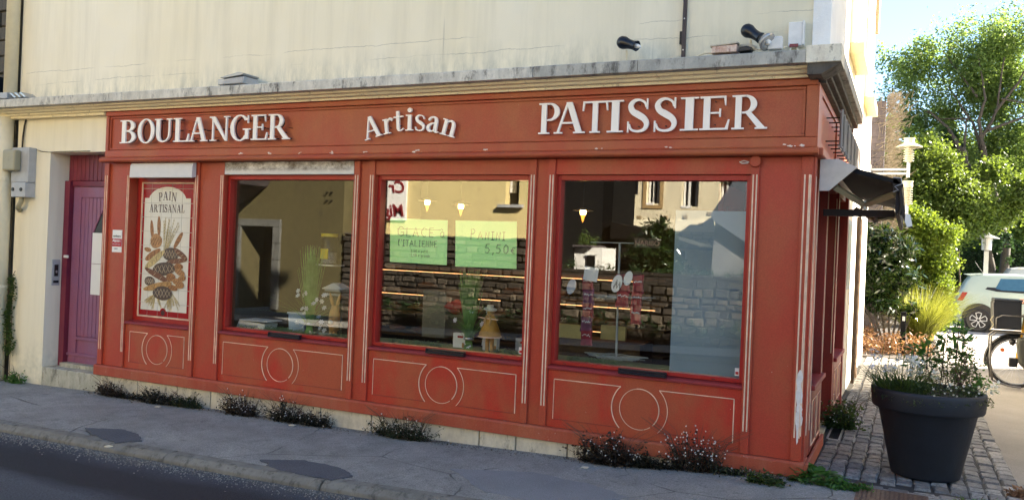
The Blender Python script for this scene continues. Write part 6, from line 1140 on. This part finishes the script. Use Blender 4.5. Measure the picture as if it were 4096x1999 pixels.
for q in ((a-.10, a-.003, YC, YC+.03, c_-.14, d_), (b+.003, b+.10, YC, YC+.03, c_-.14, d_), (a, b, YC+.002, YC+.03, c_-.14, c_-.045)): bx(*q).build('stone_surround', simple('ochre_stone', (.36, .24, .11), .8, var=.2), hc)
for x, z in ((-6.45, 3.08), (-6.25, 2.60), (-5.5, 2.62), (-4.95, 2.64), (-4.52, 2.45), (-4.3, 2.75), (-3.35, 3.5)): bx(x, x+.13, YC, YC+.03, z, z+.10).build('wall_stone', simple('ochre_stone_b', (.30, .22, .12), .8, var=.3), hc, bevel=.015)
lst = concmat('pale_rubble', (.42, .38, .30), (.33, .29, .22), (.2, .17, .13), .3); stonewall('x', '', -5.9, -3.0, 2.29, YC+.02, st=lst, mo=concmat('dark_mortar', (.14, .12, .1), (.1, .09, .07), (.05, .05, .04), .3), hmin=.08, hmax=.14, z0=.9, parent=hc)
ct = thing('small_cottage', 'small cream outbuilding with a grey roof, mirrored in the right window', 'shed', (-4, -12.5, 0)); bx(-4.30, -3.60, -13.4, -11.9, -.2, 1.80).build('wall', crm, ct); MB().prism([(-4.45, 2.10), (-4.2, 2.04), (-3.48, 1.85), (-3.50, 1.78), (-4.45, 1.80)], -13.6, -11.6).build('roof', simple('blue_grey_roof', (.16, .19, .22), .6), ct); f = bx(-4.18, -3.86, -11.9, -11.86, 1.50, 1.74).build('window', M['black'], ct); bx(-4.20, -3.84, -11.86, -11.83, 1.49, 1.53).build('window_frame', M['paper'], f); bx(-3.88, -3.84, -11.86, -11.82, 1.53, 1.75).build('window_frame', M['paper'], f)
gr_ = thing('grey_barn', 'big shaded grey barn with steep roof, mirrored at the right of the right window', 'barn', (-1.5, -12, 0)); MB().prism([(-3.10, -.2), (-3.00, 2.42), (-2.30, 2.00), (-2.2, 4.4), (3, 4.4), (3, -.2)], -14, -10.7).build('wall', concmat('grey_render', (.17, .17, .17), (.12, .12, .12), (.08, .08, .08), .4, 2), gr_); MB().prism([(-3.06, 2.50), (-3.0, 2.38), (-2.1, 1.80), (-2.0, 1.95), (-1.8, 4.5), (-3.0, 2.6)], -14.2, -10.5).build('roof', simple('blue_slate_roof', (.10, .12, .15), .6), gr_)
gg = thing('garage', 'white garage with corrugated roof, mirrored at the left of the right window', 'garage', (-6.4, -12.5, 0)); bx(-7.2, -5.90, -13, -12.0, -.2, 1.74).build('wall', M['paper'], gg); f = bx(-6.27, -6.02, -12.0, -11.96, 1.31, 1.55).build('window', M['black'], gg); bx(-6.05, -6.01, -11.97, -11.93, 1.30, 1.57).build('window_frame', M['paper'], f); bx(-6.28, -6.01, -11.97, -11.93, 1.55, 1.58).build('window_frame', M['paper'], f)
for i in range(14): bx(-7.3+i*.085, -7.24+i*.085, -12.9, -11.85, 1.74, 1.79).build('corrugated_sheet', M['slate'], gg)
def bush(name, label, lobes, per, size, asp, mat, cat='shrub', trunk=None):
    t = thing(name, label, cat, (lobes[0][0], lobes[0][1], 0)); m = MB(); x, y = lobes[0][:2]
    for k in range(4): limb(m, [(x, y, 0), (x+rng.uniform(-.2, .2), y, lobes[0][2])], .03, .01)
    m.build('stems', M['bark'], t); crown(lobes, per, size, asp, t, V_[mat], 'foliage', clump=.4); return t
bush('dark_laurel', 'dark loquat tree behind the low stone wall, mirrored in the right window', [(-4.2, -10.7, 1.75, .35), (-4.25, -10.7, 2.1, .22), (-3.95, -10.7, 1.5, .3), (-4.5, -10.7, 1.55, .35), (-4.2, -10.7, 2.3, .12), (-3.9, -10.7, 2.05, .12), (-3.75, -10.6, 1.35, .22)], 110, .16, .25, 'rhodo', 'tree')
bush('roof_creeper', 'green creeper over the garage roof, mirrored in the right window', [(-6.9, -12.3, 1.95, .22), (-6.6, -12.3, 1.92, .2), (-6.3, -12.3, 1.88, .16)], 200, .07, .5, 'ash')
bush('wall_top_plants', 'plants growing on top of the low stone wall, mirrored in the right window', [(x, -10.1, 1.28, .13) for x in np.arange(-6.5, -2, .28)], 90, .06, .4, 'hedge'); bush('wall_foot_plants', 'weeds at the foot of the stone wall across the street', [(x, -9.66, .05+.1*((i*7) % 3), .16) for i, x in enumerate(np.arange(-11, 0, .3))], 80, .07, .35, 'hedge')
t = thing('geranium', 'red geranium on the low wall, mirrored in the right window', 'flower', (-6.4, -9.9, 1.3)); polys('petals', leafquads(np.array([-6.42, -9.9, 1.50])+rng.normal(size=(90, 3))*.05, .04, .8), None, simple('geranium_red', (.5, .01, .015), .5, bmp=0), t); MB().tube([(-6.42, -9.9, 1.25), (-6.42, -9.9, 1.5)], .01, 5).build('stem', gstem, t)

# ------------------------------------------------------------------ unseen building right of the alley, added and sized to shade it
oh = thing('shade_building', 'unseen building right of the alley, added to shade the ground and side wall', 'building', (9, 0, 0))
bx(4.2, 14, .3, 5.55, -.3, 10.5).build('wall', M['plinth'], oh); bx(4.1, 14.1, .2, 5.6, 10.5, 10.6).build('roof', M['slate'], oh)
bx(4.2, 14, 5.56, 7.9, -.3, 5.6).build('shade_wing', M['plinth'], oh); bx(4.2, 14, 7.91, 10.75, -.3, 3.15).build('low_shade_wing', M['plinth'], oh)

# ------------------------------------------------------------------ cars
def car(name, label, X0, Yn, H=1.50, bodycol=(.34, .42, .38), s=1.0, mpv=False):
    t = thing(name, label, 'car', (X0+1.8, Yn+.82, 0)); bm_ = simple(name+'_paint', bodycol, .25, var=.02, bmp=0); gm = simple(name+'_window_glass', (.03, .06, .09), .08, bmp=0)
    st_ = [(0.0, .30, .70, .70, .76, .74), (.03, .24, .78, .78, .98, .80), (.12, .20, .80, .70, 1.10, .84), (.22, .20, .81, .66, 1.30, .60), (.33, .20, .82, .62, 1.455, .55), (.6, .20, .83, .62, 1.495, .55), (1.3, .20, .83, .61, 1.52, .54), (1.9, .20, .83, .61, 1.50, .54), (2.35, .20, .83, .62, 1.40, .54), (2.75, .20, .83, .70, 1.10, .58), (2.95, .20, .82, .76, .98, .6), (3.35, .22, .78, .7, .88, .58), (3.55, .26, .66, .6, .72, .5)]
    m = MB(); yc = Yn+.83; n = 12; vs_ = []
    for (x, zb, hw, hr, zt, _) in st_:
        zt = zt*H/1.5 if zt > 1 else zt; zbelt = min(1.02, zt-.02)
        ring = [(-hw*.9, zb), (-hw, zb+.10), (-hw, .62), (-hw*.985, zbelt-.06), (-hw*.96, zbelt), (-hr, zt-.05), (-hr*.82, zt)]
        ring = ring + [(-a, b) for a, b in ring[::-1]]; vs_ += [(X0+x*s, yc+a, b) for a, b in ring]
    k = 14; fs = [(i*k+j, i*k+(j+1) % k, (i+1)*k+(j+1) % k, (i+1)*k+j) for i in range(len(st_)-1) for j in range(k)]; fs += [tuple(range(k-1, -1, -1)), tuple(range((len(st_)-1)*k, len(st_)*k))]
    m.add(vs_, fs); b = m.build('body', bm_, t); b.data.shade_smooth(); md = b.modifiers.new('bevel', 'BEVEL'); md.width = .02; md.segments = 2; md.limit_method = 'ANGLE'; md.angle_limit = R(28)
    return t, bm_, gm
ct_, bm_, gm = car('white_hatchback', 'pale mint white small hatchback parked beyond the planter, rear wheel visible', 1.83, 18.0)
def sidequad(pts, y0, lean, name, mat, parent, th=.012):
    m = MB(); f = lambda p: (p[0], y0+max(0, p[1]-1.0)*lean-.012, p[1]); b = [f(p) for p in pts]; n = len(b); m.add(b+[(x, y+th, z) for x, y, z in b], [tuple(range(n)), tuple(range(2*n-1, n-1, -1))]+[(i, n+i, n+(i+1) % n, (i+1) % n) for i in range(n)]); return m.build(name, mat, parent)
X0 = 1.83; gl = sidequad([(X0+.63, 1.10), (X0+.90, 1.40), (X0+1.0, 1.425), (X0+1.95, 1.43), (X0+1.95, 1.03), (X0+.90, 1.05)], 18.03, .46, 'side_window', M['black'], ct_)
sidequad([(X0+.86, 1.13), (X0+.98, 1.385), (X0+1.50, 1.40), (X0+1.50, 1.09), (X0+1.0, 1.09)], 18.018, .46, 'window_pane', simple('blue_car_window', (.04, .11, .18), .1, bmp=0), gl, .006)
sidequad([(X0+.36, .86), (X0+.5, .86), (X0+.5, .72), (X0+.38, .72)], 17.996, .46, 'fuel_flap', bm_, ct_, .01) if False else MB().tube([(X0+.62+.07*math.cos(a)*1.1, 17.997, .83+.07*math.sin(a)) for a in np.linspace(0, 6.283, 17)], .003, 5).build('fuel_flap', M['grey'], ct_)
bx(X0+.80, X0+.806, 17.994, 18.0, .45, 1.05).build('door_gap', M['grey'], ct_); bx(X0+.04, X0+1.95, 18.0, 18.004, .965, .972).build('crease_line', M['grey'], ct_) if False else None
for wx in (.5, 2.9):
    MB().lathe([(.0, 0), (.385, 0), (.385, .06), (.0, .06)], (X0+wx, 18.045, .345), 32, (0, -1, 0)).build('wheel_arch', M['black'], ct_)
    wh = MB().lathe([(.20, -.02), (.285, -.02), (.30, .0), (.305, .06), (.295, .09), (.275, .10), (.21, .085)], (X0+wx, 18.06, .30), 32, (0, -1, 0), cap=False).build('wheel', M['black'], ct_); MB().lathe([(.0, .07), (.21, .07), (.21, .0), (.0, .0)], (X0+wx, 18.06, .30), 28, (0, -1, 0)).build('hub_plate', M['dkmetal'], wh)
    for k in range(5):
        a = 2*math.pi*k/5+.3; P = []
        for r, da in ((.045, -.5), (.11, -.42), (.19, -.36), (.20, 0), (.19, .36), (.11, .42), (.045, .5), (.045, -.5)): P.append((X0+wx+r*math.cos(a+da), 17.978, .30+r*math.sin(a+da)))
        MB().tube(P, .0105, 5, False).build('spoke_loop', M['whiteplastic'], wh)
MB().prism([(X0+.18, 1.46), (X0+.60, 1.50), (X0+.60, 1.465), (X0+.30, 1.42)], 18.25, 19.4).build('spoiler', bm_, ct_, bevel=.01); MB().tube([(X0+.62, 18.8, 1.50), (X0+.42, 18.8, 1.80)], .006, 5).build('aerial', M['black'], ct_); MB().prism([(X0+.0, .78), (X0+.13, .78), (X0+.24, 1.0), (X0+.12, 1.0)], 18.02, 18.12).build('tail_lamp', simple('tail_lamp_red', (.30, .02, .02), .2, bmp=0), ct_); MB().prism([(X0+.14, 1.02), (X0+.20, 1.02), (X0+.36, 1.36), (X0+.28, 1.38)], 18.28, 19.35).build('rear_window', gm, ct_)
bx(X0+.02, X0+3.5, 18.1, 19.6, .12, .24).build('underside', M['black'], ct_)
c2, b2, g2_ = car('silver_mpv', 'taller silver car behind the mint white hatchback, only its roof showing', 3.0, 21.2, 1.72, (.35, .37, .40)); bx(3.5, 5.0, 21.4, 21.44, 1.66, 1.70).build('roof_rail', M['steel'], c2); sidequad([(3.5, 1.15), (3.7, 1.5), (5.0, 1.5), (5.2, 1.15)], 21.22, .4, 'side_window', g2_, c2)
for wx in (.55, 2.9): MB().lathe([(.0, 0), (.31, 0), (.31, .12), (.0, .12)], (3.0+wx, 21.3, .31), 24, (0, -1, 0)).build('wheel', M['black'], c2)

# ------------------------------------------------------------------ postal bicycle
bk = thing('cargo_bicycle', 'yellow delivery bicycle with a black front box and grey panniers at the right edge', 'bicycle', (2.4, 6.75, 0)); yel = simple('yellow_frame', (.60, .30, .02), .35, var=.08, bmp=0); yw = 6.75
def wheel(cx):
    w = MB().tube([(cx+.335*math.cos(a), yw, .355+.335*math.sin(a)) for a in np.linspace(0, 2*math.pi, 49)], .020, 8, False).build('tyre', simple('tyre_rubber', (.010, .009, .009), .7), bk, smooth=True)
    MB().tube([(cx+.305*math.cos(a), yw, .355+.305*math.sin(a)) for a in np.linspace(0, 2*math.pi, 49)], .010, 6, False).build('rim', M['steel'], w, smooth=True); m = MB()
    for i in range(28): a = 2*math.pi*i/28; b = a+(.55 if i % 2 else -.55); m.tube([(cx+.02*math.cos(b), yw+(.02 if i % 2 else -.02), .355+.02*math.sin(b)), (cx+.30*math.cos(a), yw, .355+.30*math.sin(a))], .0016, 4, False)
    m.build('spokes', M['steel'], w); MB().lathe([(.0, -.05), (.022, -.05), (.022, .05), (.0, .05)], (cx, yw, .355), 12, (0, 1, 0)).build('hub', M['dkmetal'], w)
    if cx < 3: MB().lathe([(.0, 0), (.028, 0), (.028, .008), (.0, .008)], (cx-.17, yw-.02, .51), 14, (0, -1, 0)).build('orange_reflector', simple('orange_reflector', (.6, .10, .01), .3, bmp=0), w)
CX = 2.05; wheel(CX); wheel(CX+1.12)
MB().tube([(CX+.375*math.cos(a), yw, .355+.375*math.sin(a)) for a in np.linspace(R(80), R(190), 20)], [.022]*20, 6).build('mudguard', M['black'], bk)
MB().tube([(CX, yw+.06, .355), (CX+.05, yw+.05, .72), (CX+.07, yw, .82)], .014, 8).build('fork', yel, bk); MB().tube([(CX, yw-.06, .355), (CX+.05, yw-.05, .72), (CX+.07, yw, .82)], .014, 8).build('fork', yel, bk)
MB().tube([(CX+.07, yw-.03, .76), (CX+.10, yw-.03, 1.12)], [.032, .024], 10).build('head_tube', yel, bk); MB().tube([(CX+.09, yw, .86), (CX+.32, yw, .48), (CX+.58, yw, .35)], .026, 8).build('frame_tube', yel, bk); MB().tube([(CX+.58, yw, .35), (CX+.72, yw, .95)], .018, 8).build('seat_tube', yel, bk); MB().tube([(CX+.58, yw, .35), (CX+1.12, yw, .355), (CX+.70, yw, .82)], .012, 8).build('chain_stay', yel, bk)
MB().blob((CX+.74, yw, 1.0), (.14, .10, .04), 1, .1).build('saddle', M['black'], bk, smooth=True)
MB().tube([(CX+.04, yw-.27, 1.18), (CX+.10, yw-.25, 1.17), (CX+.12, yw, 1.14), (CX+.10, yw+.25, 1.17), (CX+.04, yw+.27, 1.18)], .013, 8).build('handlebar', M['dkmetal'], bk, smooth=True); MB().tube([(CX+.0, yw-.28, 1.18), (CX+.12, yw-.26, 1.17)], .019, 8).build('grip', M['black'], bk)
bag = MB().prism([(CX-.30, .80), (CX-.32, 1.15), (CX-.30, 1.19), (CX+.02, 1.19), (CX+.03, .80)], yw-.20, yw+.20).build('front_box', simple('black_canvas', (.007, .007, .009), .45, bmp=.4), bk, bevel=.015)
MB().prism([(CX-.32, 1.185), (CX-.30, 1.215), (CX+.03, 1.21), (CX+.04, 1.185)], yw-.21, yw+.21).build('box_lid', simple('canvas_lid', (.018, .019, .024), .35, bmp=.3), bag, bevel=.008)
tb = simple('grey_tube', (.16, .15, .14), .4, .6)
for y in (yw-.17, yw+.17):
    MB().tube([(CX-.29, y, .10), (CX-.33, y, .42), (CX-.32, y, .70), (CX-.26, y, .755), (CX+.12, y, .76)], .013, 8).build('stand_loop', tb, bk, smooth=True); MB().tube([(CX-.27, y-.035, .80), (CX-.27, y-.035, .95), (CX-.20, y-.035, .99), (CX+.12, y-.035, .99)], .010, 8).build('carrier_rail', tb, bk, smooth=True)
MB().tube([(CX-.29, yw-.17, .10), (CX-.10, yw-.17, .04), (CX+.05, yw-.17, .03)], .013, 8).build('stand_foot', tb, bk); MB().tube([(CX-.34, yw-.18, .78), (CX-.30, yw-.19, .86), (CX-.34, yw-.18, .92), (CX-.29, yw-.19, 1.0)], .007, 6).build('bungee_cord', M['beige'], bk)
MB().blob((CX-.06, yw-.08, .63), (.04, .05, .05), 2, .2).build('front_lamp', M['black'], bk, smooth=True); MB().tube([(CX-.04, yw-.08, .62), (CX+.06, yw-.08, .62)], .012, 6).build('lamp_bracket', M['dkmetal'], bk)
pn = simple('grey_green_pannier', (.045, .045, .034), .6); MB().prism([(CX+.02, .34), (CX-.02, .62), (CX+.0, .70), (CX+.34, .72), (CX+.36, .30), (CX+.10, .26)], yw-.24, yw-.06).build('pannier', pn, bk, bevel=.03); bx(CX+.22, CX+.30, yw-.246, yw-.24, .30, .62).build('pannier_strip', M['black'], bk); bx(CX-.10, CX+.0, yw-.2, yw-.08, .30, .42).build('pedal_block', M['dkmetal'], bk, bevel=.01) 

# ------------------------------------------------------------------ rider standing beside the bicycle, mostly outside the picture
def skin_fig(name, verts, edges, rad, mat, parent, sub=2, root=0):
    me = bpy.data.meshes.new(name); me.from_pydata([Vector(v)-wloc(parent) for v in verts], edges, []); me.materials.append(mat); o = bpy.data.objects.new(name, me); COL.objects.link(o); o.parent = parent
    sm = o.modifiers.new('skin', 'SKIN'); sm.use_smooth_shade = True
    lay = me.skin_vertices[0].data if me.skin_vertices else None
    if lay is None:
        import bmesh as _b; b = _b.new(); b.from_mesh(me); b.verts.layers.skin.verify(); b.to_mesh(me); b.free(); lay = me.skin_vertices[0].data
    for i, r in enumerate(rad): lay[i].radius = (r, r) if not isinstance(r, tuple) else r; lay[i].use_root = (i == root)
    ss_ = o.modifiers.new('sub', 'SUBSURF'); ss_.levels = sub; ss_.render_levels = sub; return o
skinm = simple('skin', (.48, .26, .18), .5, var=.06, scale=30); cloth = simple('navy_jacket', (.004, .006, .014), .8); trou = simple('dark_trousers', (.02, .022, .03), .8)
pe = thing('person', 'person in a dark jacket at the right edge holding the bicycle handlebar', 'person', (2.66, 6.35, 0)); px_, py_ = 2.66, 6.35
V = [(px_, py_, .98), (px_, py_, 1.15), (px_-.01, py_, 1.32), (px_-.02, py_, 1.45), (px_-.02, py_, 1.52), (px_-.04, py_, 1.60), (px_-.04, py_, 1.72),
     (px_-.03, py_-.17, 1.42), (px_-.12, py_-.22, 1.20), (px_-.33, py_-.10, 1.17), (px_-.48, py_+.08, 1.185), (px_-.03, py_+.17, 1.42), (px_-.05, py_+.24, 1.16), (px_-.30, py_+.36, 1.16), (px_-.50, py_+.58, 1.18),
     (px_, py_-.10, .93), (px_-.02, py_-.11, .50), (px_+.02, py_-.11, .09), (px_-.12, py_-.11, .04), (px_, py_+.10, .93), (px_+.03, py_+.11, .50), (px_+.10, py_+.11, .09), (px_-.04, py_+.11, .04)]
E_ = [(0,1),(1,2),(2,3),(3,4),(4,5),(5,6),(3,7),(7,8),(8,9),(9,10),(3,11),(11,12),(12,13),(13,14),(0,15),(15,16),(16,17),(17,18),(0,19),(19,20),(20,21),(21,22)]
rd = [(.13,.16),(.12,.15),(.13,.17),(.09,.12),.055,.085,.085,.07,.052,.042,.030,.07,.052,.042,.030,.10,.065,.045,.04,.10,.065,.045,.04]
skin_fig('body', V, E_, rd, cloth, pe)
MB().blob((px_-.05, py_, 1.67), (.098, .08, .12), 4, .04, 20, 14).build('head', skinm, pe, smooth=True); MB().blob((px_-.025, py_, 1.71), (.10, .088, .10), 5, .1, 16, 10).build('hair', simple('brown_hair', (.04, .025, .015), .7), pe, smooth=True)
MB().lathe([(.085, 0), (.06, .08)], (px_-.02, py_, 1.46), 16, cap=False).build('collar', simple('lilac_collar', (.45, .42, .62), .8), pe)
for sy in (-.03, .03): MB().blob((px_-.145, py_+sy, 1.685), (.008, .012, .008), 1, 0).build('eye', M['black'], pe)
MB().blob((px_-.155, py_, 1.66), (.02, .014, .022), 1, .1).build('nose', skinm, pe, smooth=True); bx(px_-.148, px_-.138, py_-.02, py_+.02, 1.622, 1.630).build('mouth', simple('lips', (.35, .12, .10), .5), pe)
for sgn, (hx, hy, hz) in ((0, (px_-.52, py_+.11, 1.195)), (1, (px_-.54, py_+.60, 1.19))):
    V2 = [(hx+.05, hy, hz), (hx, hy, hz+.005)]; E2 = [(0, 1)]; R2 = [.024, .026]
    for k in range(4):
        o_ = -.028+.019*k; b = len(V2); V2 += [(hx-.03, hy+o_, hz+.012), (hx-.058, hy+o_, hz+.004), (hx-.070, hy+o_, hz-.018), (hx-.055, hy+o_, hz-.034)]; E2 += [(1, b), (b, b+1), (b+1, b+2), (b+2, b+3)]; R2 += [.0105, .0095, .009, .008]
    b = len(V2); V2 += [(hx+.01, hy-.03, hz-.012), (hx-.015, hy-.038, hz-.026), (hx-.04, hy-.036, hz-.030)]; E2 += [(0, b), (b, b+1), (b+1, b+2)]; R2 += [.011, .010, .009]
    skin_fig('hand', V2, E2, R2, skinm, pe, 1, 1)

for o in bpy.data.objects:
    if o.type == 'MESH' and o.parent and o.name.split('.')[0] in ('petals', 'flowers', 'flower_eyes', 'white_blooms', 'tube_outline', 'drooping_blades'): o['kind'] = 'stuff'
